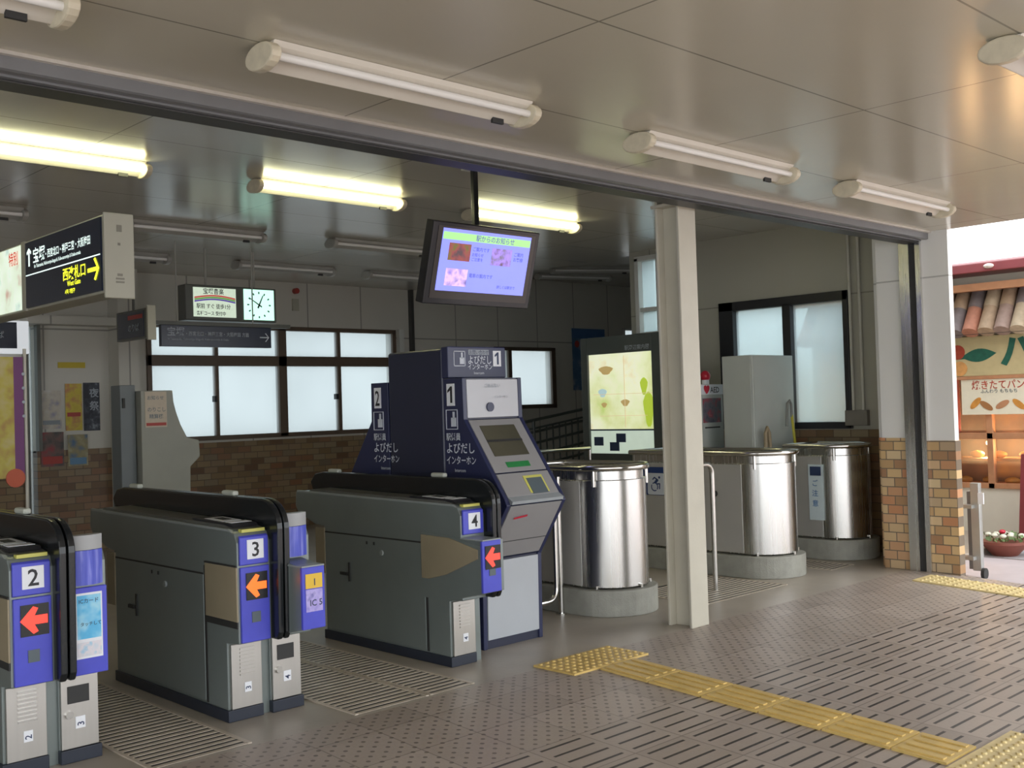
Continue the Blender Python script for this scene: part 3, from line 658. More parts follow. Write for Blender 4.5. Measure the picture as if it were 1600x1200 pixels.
# ================================================================ intercom kiosk (two machines back to back with a tall box)
K0, K1 = 4.75, 5.30
fpr = [(5.46, 1.80), (5.455, 1.52), (5.08, 1.0), (5.06, .96), (5.31, .585), (5.32, .0)]
def kiosk(nm, flip, num, label):
    ys = (lambda y: y) if not flip else (lambda y: 11.945 - y)
    t = thing(nm, ((K0 + K1) / 2, ys(5.5), 0), label, 'intercom kiosk')
    pr = [(ys(y), z) for y, z in fpr] + [(ys(5.66), 0), (ys(5.66), 1.80)]
    sh = obj('side_shell', mb().prism('x', K0, K0 + .035, pr).prism('x', K1 - .035, K1, pr), m_navy, t, bevel=.004)
    inner = [(ys(y + .012), z) for y, z in fpr] + [(ys(5.65), 0), (ys(5.65), 1.79)]
    obj('shell', mb().prism('x', K0 + .03, K1 - .03, inner), m_navy2, t)
    def face(nm, z0, z1, m, inset=0, x0=K0 + .038, x1=K1 - .038, th=.012, parent=None, bev=.003):
        def yat(z):
            for (ya, za), (yb, zb) in zip(fpr, fpr[1:]):
                if zb <= z <= za: return ya + (yb - ya) * (za - z) / max(1e-6, za - zb)
            return fpr[-1][0]
        q = [(ys(yat(z0) - inset), z0), (ys(yat(z1) - inset), z1), (ys(yat(z1) + th), z1), (ys(yat(z0) + th), z0)]
        return obj(nm, mb().prism('x', x0, x1, q), m, parent or t, bevel=bev)
    face('top_panel', 1.53, 1.79, m_ktop)
    fp = face('screen_panel', 1.165, 1.515, m_kface, inset=.002)
    face('screen', 1.27, 1.475, m_screen_off, inset=.008, x0=K0 + .105, x1=K1 - .125, parent=fp)
    face('screen_band', 1.365, 1.38, m_dark, inset=.010, x0=K0 + .105, x1=K1 - .125, parent=fp, bev=0)
    face('green_label', 1.195, 1.23, m_green, inset=.007, x0=K0 + .17, x1=K1 - .17, parent=fp, bev=0)
    mp = face('middle_panel', 1.012, 1.157, m_kface, inset=.003)
    face('slot_frame', 1.025, 1.135, m_yline, inset=.008, x0=K0 + .255, x1=K0 + .43, parent=mp, bev=0)
    face('coin_slot', 1.02, 1.12, m_tinted, inset=.012, x0=K0 + .273, x1=K0 + .412, parent=mp, bev=0)
    face('chin_panel', .60, .955, m_kface, inset=.004)
    face('chin_seam', .705, .71, m_dark, inset=.006, bev=0)
    face('bottom_panel', .06, .575, m_kfaceb, inset=.004)
    obj('ledge', mb().prism('x', K0 + .038, K1 - .038, [(ys(5.05), .965), (ys(5.045), .985), (ys(5.09), 1.012), (ys(5.2), 1.0), (ys(5.2), .96)]), mat('ledge grey', (.33, .36, .38), .25), t)
    obj('red_mark', mb().poly3((K0 + .10, ys(5.10), .875), (1, 0, .05), (0, .55, -.83) if not flip else (0, -.55, -.83), [(0, 0), (.12, -.006), (.12, .008), (0, .014)], -.002), m_red_p, t)
    # lettering on the side that faces the gates
    X = K0 - .003
    yc = (5.575 if not flip else 6.40)
    obj('number_plate', mb().box(X - .001, X + .003, yc - .035, yc + .045, 1.615, 1.765), m_white, t)
    if num == '1': obj('number', one(.155, (X - .002, yc + .0, 1.635), RY, UZ), m_ink, t)
    else: text('number', [(num, .155, (X - .002, yc + .005, 1.635), RY, UZ, .75, 'CENTER')], m_ink, t)
    ic = mb()
    yi = yc - .0
    for a, b, c, d in ((-.06, .06, 1.585, 1.59), (-.06, .06, 1.455, 1.46), (-.06, -.055, 1.455, 1.59), (.055, .06, 1.455, 1.59)): ic.box(X - .001, X + .003, yi + a, yi + b, c, d)
    ic.box(X - .002, X + .002, yi - .045, yi + .005, 1.475, 1.535).box(X - .002, X + .002, yi - .03, yi - .012, 1.53, 1.575)
    obj('call_symbol', ic, m_text, t)
    text('lettering', [('駅係員', .055, (X - .002, yc + .06, 1.385), RY, UZ, .9), ('よびだし', .078, (X - .002, yc + .065, 1.30), RY, UZ, .95), ('インターホン', .062, (X - .002, yc + .065, 1.225), RY, UZ, .82), ('Intercom', .03, (X - .002, yc - .02, 1.17), RY, UZ)], m_text, t)
    return t
k1 = kiosk('intercom_kiosk', False, '1', 'navy blue intercom kiosk numbered 1 with grey face, dark screen and yellow framed slot')
text('panel_text', [('ごあんない', .03, (K0 + .19, 5.452, 1.735), RX, UZ), ('インターホン', .022, (K0 + .28, 5.452, 1.66), RX, UZ)], m_textd, k1)
obj('lens', mb().cyl((K0 + .24, 5.445, 1.60), (K0 + .24, 5.462, 1.60), .032), m_navy, k1, smooth=True)
kiosk('intercom_kiosk', True, '2', 'navy blue intercom kiosk numbered 2, back to back behind kiosk 1')
bx = thing('kiosk_tower', ((K0 + K1) / 2, 5.96, 0), 'tall plain navy tower between the two intercom kiosks with a white lettered header', 'kiosk tower')
obj('tower_box', mb().box(K0 - .002, K1 - .012, 5.665, 6.275, 0, 2.01), m_navy2, bx, bevel=.02, seg=3)
hd = obj('header', mb().box(K0 - .002, K1 - .012, 5.60, 5.67, 1.805, 2.02), m_navy, bx, bevel=.006)
ih = mb()
for a, b, c, d in ((.05, .155, 1.985, 1.99), (.05, .155, 1.885, 1.89), (.05, .055, 1.885, 1.99), (.15, .155, 1.885, 1.99)): ih.box(K0 + a, K0 + b, 5.597, 5.60, c, d)
ih.box(K0 + .105, K0 + .145, 5.597, 5.60, 1.90, 1.945).box(K0 + .118, K0 + .132, 5.597, 5.60, 1.94, 1.98)
obj('call_symbol', ih, m_text, hd)
obj('title_bar', mb().box(K0 + .185, K0 + .375, 5.597, 5.60, 1.965, 2.0), m_textd, hd)
text('title', [('お問い合わせ', .034, (K0 + .19, 5.596, 1.97), RX, UZ, .9)], m_navy, hd)
text('lettering', [('よびだし', .066, (K0 + .175, 5.597, 1.905), RX, UZ, .86), ('インターホン', .045, (K0 + .175, 5.597, 1.865), RX, UZ, .86), ('Intercom', .026, (K0 + .23, 5.597, 1.83), RX, UZ)], m_text, hd)
obj('number_plate', mb().box(K0 + .415, K0 + .49, 5.596, 5.60, 1.885, 1.995), m_white, hd)
obj('number', one(.12, (K0 + .455, 5.5945, 1.898), RX, UZ), m_inkb, hd)

# ================================================================ hanging tv
tv = thing('hanging_screen', (5.54, 6.1, 3.45), 'black framed screen showing a blue violet notice page, hung from a black ceiling pole', 'screen')
tb = Vector((5.0, 6.165, 2.375)); tu = Vector((0, -.165, .59)); tl = tu.length; tu.normalize(); tr_ = Vector((1, 0, 0)); tn = tr_.cross(tu)
def tvr(a, b, c, d, off, th): # rectangle a..b across, c..d up, in metres
    return mb().poly3(tb + tn * off, tr_, tu, [(a, c), (b, c), (b, d), (a, d)], th)
TW = 1.085
obj('casing', tvr(0, TW, 0, tl, -.09, .09), m_tvframe, tv, bevel=.008)
obj('bezel', tvr(.05, TW - .045, .045, tl - .03, .0, .004), m_bezel, tv)
sc = obj('display', tvr(.095, TW - .09, .105, tl - .045, .004, .003), m_tv, tv)
obj('banner', tvr(.10, TW - .095, tl - .125, tl - .07, .0072, .001), m_tvgreen, sc)
obj('photo', tvr(.17, .385, .335, .465, .0072, .001), m_tvpic1, sc)
obj('photo', tvr(.60, .81, .325, .455, .0072, .001), m_tvpic2, sc)
obj('photo', tvr(.17, .385, .145, .275, .0072, .001), m_tvpic3, sc)
def tp(a, b): return tb + tn * .0085 + tr_ * a + tu * b
text('page_text', [('駅からのお知らせ', .05, tp(.42, tl - .115), tr_, tu), ('ご案内です', .035, tp(.40, .42), tr_, tu), ('お知らせ', .03, tp(.40, .38), tr_, tu), ('ご注意を', .03, tp(.40, .345), tr_, tu),
     ('ご案内', .035, tp(.83, .41), tr_, tu), ('お客様', .035, tp(.83, .37), tr_, tu), ('電車の案内です', .035, tp(.40, .22), tr_, tu), ('詳しくは駅まで', .028, tp(.70, .15), tr_, tu)], m_tvink, sc)
obj('pole', mb().box(5.54, 5.585, 6.16, 6.20, 2.80, 3.45), m_black, tv, bevel=.004)
obj('ceiling_plate', mb().box(5.49, 5.635, 6.11, 6.25, 3.43, 3.45), m_framew, tv, bevel=.004)
obj('bracket', mb().box(5.45, 5.67, 6.17, 6.25, 2.5, 2.85), m_black, tv)

# ================================================================ steel drum barriers
def barrier(cx, ln, label, x=None):
    cy = 5.62; r = .30
    t = thing('steel_drum_barrier', (cx, cy, 0), label, 'barrier', 'steel drum barriers')
    def stad(rr, y1, n=20):
        p = [(cx + rr * math.cos(a), cy + rr * math.sin(a)) for a in [PI + PI * k / n for k in range(n + 1)]]
        return p + [(cx + rr, y1), (cx - rr, y1)]
    obj('kerb', mb().prism('z', 0, .195, stad(.365, cy + ln)), m_curb, t, bevel=.008)
    obj('drum', mb().prism('z', .205, 1.02, stad(r, cy + ln, 32)), m_steel, t, smooth=True, bevel=.006)
    obj('side_sheet', mb().box(cx - r - .003, cx - r + .01, cy + .02, cy + ln, .215, 1.01), m_sheet, t, bevel=.002)
    obj('collar', mb().prism('z', 1.02, 1.085, stad(r - .02, cy + ln, 32)), m_steel, t, smooth=True)
    # top hand rail
    y1 = cy + ln
    pts = [(cx + .315 * math.cos(a), cy + .315 * math.sin(a), 1.11) for a in [PI + PI * k / 20 for k in range(21)]] + [(cx + .315, y1, 1.11), (cx - .315, y1, 1.11)]
    obj('top_rail', mb().tube(pts, .024, closed=True), m_steelp, t, smooth=True)
    lid = mb().prism('z', 1.085, 1.09, stad(r - .05, cy + ln)); obj('lid', lid, m_dark, t)
    for a in (PI * 1.12, PI * 1.78, PI * 1.5):
        s = (cx + .31 * math.cos(a), cy + .31 * math.sin(a))
        if a != PI * 1.5: obj('rail_post', mb().cyl((s[0], s[1], .97), (s[0], s[1], 1.1), .013), m_steelp, t, smooth=True)
        obj('foot', mb().cyl((s[0], s[1], .19), (s[0], s[1], .225), .014), m_steelp, t, smooth=True)
    return t
b1 = barrier(6.36, .75, 'nearest steel drum barrier on a concrete kerb, between the blue kiosk and the column')
b2 = barrier(8.50, 1.3, 'middle steel drum barrier just right of the column')
b3 = barrier(9.87, .42, 'farthest steel drum barrier beside the brick pilaster')
for y in (6.30, 5.93): obj('bolt', mb().cyl((8.188, y, .74), (8.20, y, .74), .028), m_dark, b2, smooth=True)
s_ = obj('wheelchair_sign', mb().box(8.19, 8.20, 6.50, 6.78, .70, .97), mat('navy sign', (.02, .05, .18), .4), b2)
text('sign_text', [('♿', .2, (8.188, 6.74, .74), RY, UZ)], m_text, b2)
pn = obj('notice', mb().box(9.555, 9.565, 5.62, 5.78, .38, .93), mat('pale blue notice', (.60, .70, .74), .5), b3)
obj('notice_heading', mb().box(9.552, 9.556, 5.64, 5.76, .82, .91), m_inkb, b3)
text('notice_text', [('ご', .07, (9.553, 5.745, .72), RY, UZ), ('注', .07, (9.553, 5.745, .62), RY, UZ), ('意', .07, (9.553, 5.745, .52), RY, UZ)], mat('blue notice ink', (.1, .22, .45), .5), b3)
# handrails
def bar(name, pts, label, extra=None, r=.021):
    t = thing(name, (pts[0][0], pts[0][1], 0), label, 'handrail')
    obj('pipe', mb().tube(pts, r, 12), m_steelp, t, smooth=True)
    if extra:
        for e in extra: obj('post', mb().cyl(e[0], e[1], r * 1.05), m_steelp, t, smooth=True); obj('base_flange', mb().cyl((e[0][0], e[0][1], 0), (e[0][0], e[0][1], .012), r * 2.1), m_steelp, t, smooth=True)
    return t
def arc(c, r, a0, a1, ax, n=6):
    o = []
    for k in range(n + 1):
        a = a0 + (a1 - a0) * k / n
        o.append((c[0] + (r * math.cos(a) if ax == 'x' else 0), c[1] + (r * math.cos(a) if ax == 'y' else 0), c[2] + r * math.sin(a)))
    return o
px, py = 5.88, 5.74
bar('pipe_guard', [(5.45, py, 1.02)] + arc((px - .10, py, .92), .10, PI / 2, 0, 'x') + arc((px - .10, py, .22), .10, 0, -PI / 2, 'x') + [(5.45, py, .12)], 'bent stainless pipe guard beside the right edge of the blue kiosk', [((5.955, 5.77, 0), (5.955, 5.77, 1.05))])
bar('pipe_guard', [(6.95, 5.46, 1.06)] + arc((7.43, 5.46, .98), .08, PI / 2, 0, 'x') + [(7.51, 5.46, 0)], 'stainless pipe rail curving down to the floor just right of the column')
tag(obj('rear_rail', mb().tube([(6.7, 8.2, 1.10), (9.0, 8.2, 1.10)], .022).cyl((6.7, 8.2, 0), (6.7, 8.2, 1.1), .02).cyl((9.0, 8.2, 0), (9.0, 8.2, 1.1), .02), m_steelp, smooth=True), 'long horizontal stainless rail standing behind the drums below the lit map', 'handrail')

# ================================================================ lit map board
mbd = thing('map_board', (9.45, 8.05, 0), 'dark framed standing board with a lit yellow green area map and a strip of notices', 'map board')
obj('frame', mb().box(9.40, 9.50, 8.56, 8.66, .0, 2.37).box(9.40, 9.50, 7.44, 7.60, 0, 2.37).box(9.40, 9.50, 7.6, 8.56, 2.17, 2.37).box(9.40, 9.50, 7.6, 8.56, .9, 1.02), m_boardf, mbd, bevel=.006)
obj('back_panel', mb().box(9.46, 9.52, 7.5, 8.6, .95, 2.2), m_boardf, mbd)
obj('map_sheet', mb().box(9.43, 9.461, 7.60, 8.56, 1.30, 2.17), m_map, mbd)
nt_ = obj('notice_strip', mb().box(9.43, 9.461, 7.60, 8.56, 1.02, 1.285), m_mapnote, mbd)
mm = mb()
for y, z in ((8.44, 1.16), (8.1, 1.2), (8.2, 1.1)): mm.box(9.425, 9.431, y - .07, y + .07, z - .05, z + .05)
mm.box(9.425, 9.431, 7.60, 8.56, 1.283, 1.30)
obj('dark_photo', mm, m_inkb, nt_)
rd = mb().box(9.426, 9.43, 7.6, 8.5, 1.70, 1.706).box(9.426, 9.43, 8.02, 8.028, 1.32, 2.14).box(9.426, 9.43, 7.7, 8.4, 1.45, 1.455)
obj('map_roads', rd, mat('map road red', (.62, .50, .30), .5, emit=.35), mbd)
for y, z, w, h, c in ((7.68, 1.52, .07, .20, 0), (7.74, 1.78, .05, .10, 0), (8.30, 1.98, .10, .05, 1), (8.02, 1.60, .06, .04, 1), (8.34, 1.58, .04, .03, 1), (8.36, 1.72, .06, .05, 2)):
    obj('map_patch', mb().prism('x', 9.4275, 9.431, [(y + w * math.cos(a) * (1 + .25 * math.sin(3 * a)), z + h * math.sin(a)) for a in [2 * PI * j / 14 for j in range(14)]]), [mat('map green', (.42, .55, .05), .4, emit=.35), mat('map tan', (.50, .36, .14), .4, emit=.3), mat('map blue', (.42, .58, .60), .4, emit=.35)][c], mbd)
text('heading', [('駅周辺案内図', .06, (9.396, 7.98, 2.20), RY, UZ)], m_textd, mbd)

# AED box, cabinet, cleaning tools
ae = thing('defibrillator_box', (9.54, 7.0, 0), 'white defibrillator stand with red beacon and photo panel behind the column', 'defibrillator box')
obj('stand', mb().box(9.33, 9.74, 6.9, 7.2, 0, 1.77), m_cab, ae, bevel=.01)
obj('header', mb().box(9.34, 9.73, 6.893, 6.9, 1.66, 1.765), m_white, ae)
obj('photo_panel', mb().box(9.37, 9.69, 6.893, 6.9, 1.36, 1.62), blotch('dark red photo', [(.3, (.05, .06, .09)), (.5, (.14, .13, .16)), (.62, (.32, .06, .08)), (.8, (.5, .35, .35))], 9, .3), ae)
obj('dark_bar', mb().box(9.40, 9.66, 6.893, 6.9, 1.30, 1.315), m_dark, ae)
text('lettering', [('AED', .085, (9.50, 6.89, 1.68), RX, UZ)], m_ink, ae); text('heart', [('♥', .09, (9.38, 6.89, 1.68), RX, UZ)], m_red_p, ae)
obj('beacon', mb().sphere((9.57, 7.0, 1.86), .055, 1.1), m_red_p, ae, smooth=True); obj('beacon_base', mb().cyl((9.57, 7.0, 1.77), (9.57, 7.0, 1.82), .04), m_white, ae)
cb_ = thing('storage_cabinet', (9.8, 6.45, 0), 'tall pale grey cabinet against the dark framed window', 'cabinet')
obj('body', mb().box(9.40, 10.17, 6.29, 6.66, 0, 2.05), m_cab, cb_, bevel=.008)
obj('side_panel', mb().box(9.394, 9.40, 6.31, 6.65, .02, 2.04), m_cab, cb_)
obj('door', mb().box(9.42, 10.15, 6.282, 6.29, .02, 2.035), m_cab, cb_)
br = thing('broom', (10.0, 6.1, 0), 'broom with a yellow shaft leaning by the grey cabinet', 'broom')
obj('shaft', mb().cyl((9.98, 6.12, .5), (9.92, 6.17, 1.42), .014), mat('yellow plastic shaft', (.55, .50, .03), .4), br)
obj('hook', mb().tube([(9.92, 6.17, 1.40), (9.915, 6.17, 1.54), (9.89, 6.17, 1.57), (9.86, 6.18, 1.54), (9.85, 6.19, 1.30)], .014), mat('grey handle', (.25, .26, .24), .4), br, smooth=True)
obj('head', mb().box(9.88, 10.1, 6.10, 6.18, .40, .52).box(9.9, 10.08, 6.11, 6.17, .02, .42), m_dark, br)
tag(obj('dustpan_handle', mb().tube([(9.40, 6.18, .5), (9.44, 6.18, 1.25), (9.47, 6.18, 1.3), (9.50, 6.18, 1.25), (9.56, 6.18, .5)], .02).box(9.34, 9.60, 6.12, 6.25, 0, .5), mat('tan handle', (.35, .28, .18), .5), smooth=True), 'small tan loop handle rising above the drums in front of the cabinet', 'dustpan')

# ================================================================ left signs
hs = thing('direction_sign', (2.7, 7.3, 3.45), 'hanging dark blue direction sign box with white and yellow lettering and cream end', 'sign')
obj('housing', mb().box(2.62, 2.79, 6.14, 9.2, 2.33, 2.79), m_signbox, hs, bevel=.008)
obj('end_plate', mb().box(2.615, 2.795, 6.12, 6.14, 2.30, 2.80), m_signbox, hs, bevel=.006)
obj('end_marks', mb().box(2.69, 2.72, 6.117, 6.12, 2.69, 2.73).box(2.695, 2.71, 6.117, 6.12, 2.61, 2.625).box(2.68, 2.73, 6.117, 6.12, 2.39, 2.40).box(2.68, 2.73, 6.117, 6.12, 2.41, 2.42).box(2.69, 2.72, 6.117, 6.12, 2.43, 2.445), mat('grey mark', (.22, .21, .17), .5), hs)
fc = obj('sign_face', mb().box(2.61, 2.62, 6.16, 7.36, 2.345, 2.775), m_sign, hs)
obj('ad_face', mb().box(2.61, 2.62, 7.42, 8.9, 2.345, 2.775), m_ad, hs)
obj('mullion', mb().box(2.605, 2.622, 7.36, 7.42, 2.33, 2.79), m_signbox, hs)
X = 2.608
obj('dividing_line', mb().box(X, X + .003, 6.17, 7.35, 2.555, 2.562), m_signl, fc)
text('white_lettering', [('宝塚', .105, (X, 7.22, 2.635), RY, UZ, 1.0), ('・西宮北口・神戸三宮・大阪梅田', .06, (X, 7.02, 2.640), RY, UZ, .80), ('for Takarazuka, Nishinomiya-kitaguchi, Kobe-sannomiya & Osaka-umeda', .032, (X, 7.2, 2.595), RY, UZ, .80)], m_signl, fc)
text('yellow_lettering', [('西改札口', .085, (X, 6.73, 2.465), RY, UZ, 1.05), ('West Gate', .045, (X, 6.66, 2.42), RY, UZ, 1), ('서쪽 개찰구', .032, (X, 6.70, 2.375), RY, UZ, 1)], m_signy, fc)
obj('up_arrow', mb().poly3((X, 7.29, 2.67), (0, 0, 1), (0, 1, 0), thin_arrow(.055, .009, .032), -.002), m_signl, fc)
obj('right_arrow', mb().poly3((X, 6.27, 2.48), RY, UZ, thin_arrow(.075, .012, .06), .002), m_signy, fc)
text('ad_lettering', [('大売出し', .10, (2.606, 8.35, 2.56), RY, UZ, 1.0)], m_inkb, hs); text('ad_lettering', [('特別', .10, (2.606, 7.66, 2.66), RY, UZ, .9)], mat('ad red', (.6, .06, .03), .4, emit=.3), hs)
for y in (8.3, 9.0): obj('hanger', mb().cyl((2.7, y, 2.79), (2.7, y, 3.45), .012), m_beamd, hs)
# clock box
ck = thing('clock_box', (6.1, 10.9, 3.0), 'hanging green grey box with a lit white clock and a lit advert beside it', 'clock')
obj('casing', mb().box(5.50, 6.62, 10.82, 11.0, 2.64, 3.03), m_boxg, ck, bevel=.01)
obj('advert', mb().box(5.59, 6.10, 10.81, 10.82, 2.68, 3.0), m_advw, ck)
ad = mb()
for i, (c, zz) in enumerate(((mat('ad red band', (.55, .08, .06), .4, emit=.3), .895), (mat('ad green band', (.12, .35, .06), .4, emit=.3), .875), (mat('ad violet band', (.10, .06, .35), .4, emit=.3), .855))):
    q = mb(); n = 10
    up = [(5.60 + .49 * k / n, 2 + zz + .028 * math.sin(PI * k / n)) for k in range(n + 1)]
    lo = [(x, z - .017) for x, z in up[::-1]]
    obj('rainbow_band', q.prism('y', 10.806, 10.81, up + lo), c, ck)
text('advert_text', [('宝塚音楽', .07, (5.70, 10.806, 2.935), RX, UZ, .9), ('駅前 すぐ 徒歩1分', .06, (5.62, 10.806, 2.775), RX, UZ, .85), ('各種コース 受付中', .05, (5.62, 10.806, 2.70), RX, UZ, .85)], m_ink, ck)
obj('clock_face', mb().box(6.20, 6.585, 10.81, 10.82, 2.665, 3.01), m_clock, ck, bevel=.004)
hx, hz = 6.39, 2.835
for k in range(12):
    tk = mb()
    a = k * PI / 6; d = Vector((math.sin(a), 0, math.cos(a))); e = Vector((d.z, 0, -d.x)); o = Vector((hx, 10.807, hz))
    tk.poly3(o, tuple(d), tuple(e), [(.125, -.008), (.150, -.008), (.150, .008), (.125, .008)], .002)
    obj('hour_mark', tk, mat('green grey marks', (.08, .2, .16), .5), ck)
def hand(ang, L, w):
    d = Vector((math.sin(ang), 0, math.cos(ang))); e = Vector((d.z, 0, -d.x))
    return mb().poly3((hx, 10.804, hz), tuple(d), tuple(e), [(-.04, -w), (L, -w * .5), (L, w * .5), (-.04, w)], .002)
obj('hour_hand', hand(math.radians(25), .12, .010), m_ink, ck); obj('minute_hand', hand(math.radians(-58), .15, .008), m_ink, ck)
for x in (5.8, 6.4): obj('hanger', mb().cyl((x, 10.93, 3.03), (x, 10.93, 3.45), .012), m_fixg, ck)
# long blue sign
ls = thing('direction_sign', (5.76, 10.62, 3.45), 'long dark blue direction sign with white arrow pointing right, below the clock', 'sign')
obj('board', mb().box(5.11, 6.41, 10.60, 10.66, 2.335, 2.56), m_sign, ls, bevel=.004)
obj('top_channel', mb().box(5.0, 6.65, 10.58, 10.68, 2.56, 2.60), m_boxg, ls)
text('lettering', [('宝塚', .10, (5.17, 10.597, 2.455), RX, UZ), ('・西宮北口・神戸三宮・大阪梅田 方面', .05, (5.37, 10.597, 2.455), RX, UZ, .88), ('for Takarazuka, Nishinomiya-kitaguchi, Kobe-sannomiya & Osaka', .03, (5.17, 10.597, 2.405), RX, UZ, .9)], m_textd, ls)
obj('arrow', mb().poly3((6.32, 10.598, 2.45), RX, UZ, thin_arrow(.055, .006, .045), .002), m_text, ls)
for x in (5.3, 6.2): obj('hanger', mb().cyl((x, 10.63, 2.6), (x, 10.63, 3.45), .007), m_fixg, ls)
sm = thing('small_sign', (4.5, 9.9, 3.45), 'small dark hanging sign with a red band, left of the long window', 'sign')
obj('board', mb().box(4.47, 4.53, 9.55, 10.22, 2.34, 2.62), m_boxg, sm, bevel=.004)
obj('face', mb().box(4.464, 4.47, 9.62, 10.18, 2.36, 2.60), m_sign, sm)
obj('red_band', mb().box(4.461, 4.464, 9.64, 9.95, 2.53, 2.57), m_rederr, sm)
text('lettering', [('のりば', .08, (4.461, 9.95, 2.42), RY, UZ)], m_textd, sm)
obj('end_plate', mb().box(4.46, 4.54, 9.52, 9.55, 2.32, 2.64), m_signbox, sm)
obj('hanger', mb().cyl((4.5, 9.9, 2.6), (4.5, 9.9, 3.45), .012), m_beamd, sm)
# white framed sign far left
wf = thing('framed_sign', (4.3, 12.9, 3.45), 'white framed dark blue sign under the hanging direction sign at the left edge', 'sign')
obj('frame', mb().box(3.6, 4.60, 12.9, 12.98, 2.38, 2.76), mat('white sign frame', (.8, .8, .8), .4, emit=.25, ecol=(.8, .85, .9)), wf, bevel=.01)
obj('face', mb().box(3.66, 4.46, 12.89, 12.9, 2.44, 2.74), m_sign, wf)
text('lettering', [('のりば', .09, (4.05, 12.885, 2.56), RX, UZ)], m_textd, wf)
obj('hanger', mb().cyl((4.1, 12.94, 2.76), (4.1, 12.94, 3.45), .012), m_beamd, wf)
struct('trim_5', mb().box(4.76, 4.80, 13.1, 13.2, 1.24, 2.8).box(4.62, 4.66, 13.1, 13.2, 0, 2.8), m_boxg)
struct('trim_6', mb().box(5.66, 5.92, 12.9, 13.2, 0, 3.45), m_wallx)
struct('trim_7', mb().box(4.6, 5.9, 12.95, 13.2, 2.74, 2.84), m_wallx)
# posters on the wall
def poster(x0, x1, z0, z1, y, m, label, txt=None, tm=None, grp='posters on the left wall', bar_=None):
    t = thing('wall_poster', ((x0 + x1) / 2, y, z0), label, 'poster', grp)
    obj('sheet', mb().box(x0, x1, y - .006, y, z0, z1), m, t)
    if bar_: obj('colour_band', mb().box(x0 + .02, x1 - .02, y - .009, y - .006, z0 + bar_[0], z0 + bar_[1]), bar_[2], t)
    if txt: text('lettering', txt, tm or m_ink, t)
poster(4.82, 5.06, 1.50, 1.96, 13.19, blotch('pale colourful poster', [(.3, (.30, .28, .38)), (.5, (.55, .50, .42)), (.7, (.62, .60, .56))], 9), 'pale poster with lilac and beige figures on the left wall', bar_=(.05, .10, m_tinted))
poster(5.11, 5.31, 1.47, 2.04, 13.19, blotch('yellow poster', [(.3, (.50, .38, .04)), (.5, (.62, .50, .06)), (.7, (.50, .20, .10))], 8), 'yellow poster left of the black poster on the wall', bar_=(.17, .22, m_rederr))
poster(5.33, 5.53, 1.46, 2.05, 13.19, blotch('black poster', [(.4, (.015, .018, .03)), (.6, (.05, .06, .08)), (.8, (.3, .33, .38))], 14), 'black poster with pale writing on the left wall', [('夜', .12, (5.40, 13.183, 1.88), RX, UZ), ('祭', .12, (5.40, 13.183, 1.72), RX, UZ)], m_textd)
poster(4.80, 5.07, 1.05, 1.46, 13.165, blotch('maroon poster', [(.3, (.06, .06, .06)), (.5, (.16, .10, .09)), (.7, (.28, .05, .06))], 10), 'dark poster with a maroon band on the brick, lower left', bar_=(.03, .12, m_rederr))
poster(5.12, 5.36, 1.04, 1.42, 13.165, blotch('blue yellow poster', [(.3, (.08, .16, .28)), (.5, (.30, .26, .14)), (.7, (.45, .42, .30))], 7), 'blue and yellow picture poster on the brick beside the maroon one', bar_=(.02, .10, mat('poster blue', (.12, .25, .42), .5)))
poster(5.03, 5.36, 2.23, 2.30, 13.19, mat('yellow label strip', (.55, .42, .03), .5), 'narrow yellow label strip above the wall posters')
poster(14.1, 14.98, 2.78, 2.96, 13.19, mat('poster blue deep', (.07, .16, .34), .5), 'blue horizontal strip of a notice behind the map board', grp='notices behind the map board')
poster(14.1, 14.38, 1.85, 2.78, 13.19, blotch('blue notice', [(.3, (.05, .13, .26)), (.5, (.10, .20, .34)), (.7, (.45, .45, .5))], 4), 'tall narrow blue notice left of the map board', [('●', .16, (14.15, 13.183, 2.62), RX, UZ)], m_rederr, 'notices behind the map board')
# banner stand at the left edge
bs = thing('banner_stand', (2.6, 8.0, 0), 'tall yellow and purple banner at the left edge ending in an orange disc', 'banner')
obj('cloth', mb().box(2.35, 2.735, 7.99, 8.0, 1.2, 2.06), blotch('yellow banner cloth', [(.3, (.34, .16, .06)), (.5, (.45, .38, .06)), (.7, (.50, .42, .22))], 7), bs)
obj('purple_band', mb().box(2.735, 2.80, 7.99, 8.0, 1.2, 2.06), mat('purple cloth', (.16, .05, .16), .6), bs)
obj('disc', mb().cyl((2.735, 7.985, 1.20), (2.735, 7.998, 1.20), .066), mat('orange disc', (.50, .09, .035), .5), bs)
obj('pole', mb().cyl((2.82, 8.01, 0), (2.82, 8.01, 2.12), .012), m_pipe, bs); obj('base', mb().cyl((2.82, 8.01, 0), (2.82, 8.01, .04), .16), m_dark, bs)
text('lettering', [('春', .16, (2.47, 7.985, 1.84), RX, UZ), ('の', .14, (2.47, 7.985, 1.64), RX, UZ), ('市', .16, (2.47, 7.985, 1.44), RX, UZ)], m_dark, bs)
text('lettering', [('・\n・\n・\n・', .10, (2.75, 7.985, 1.9), RX, UZ)], m_textd, bs)
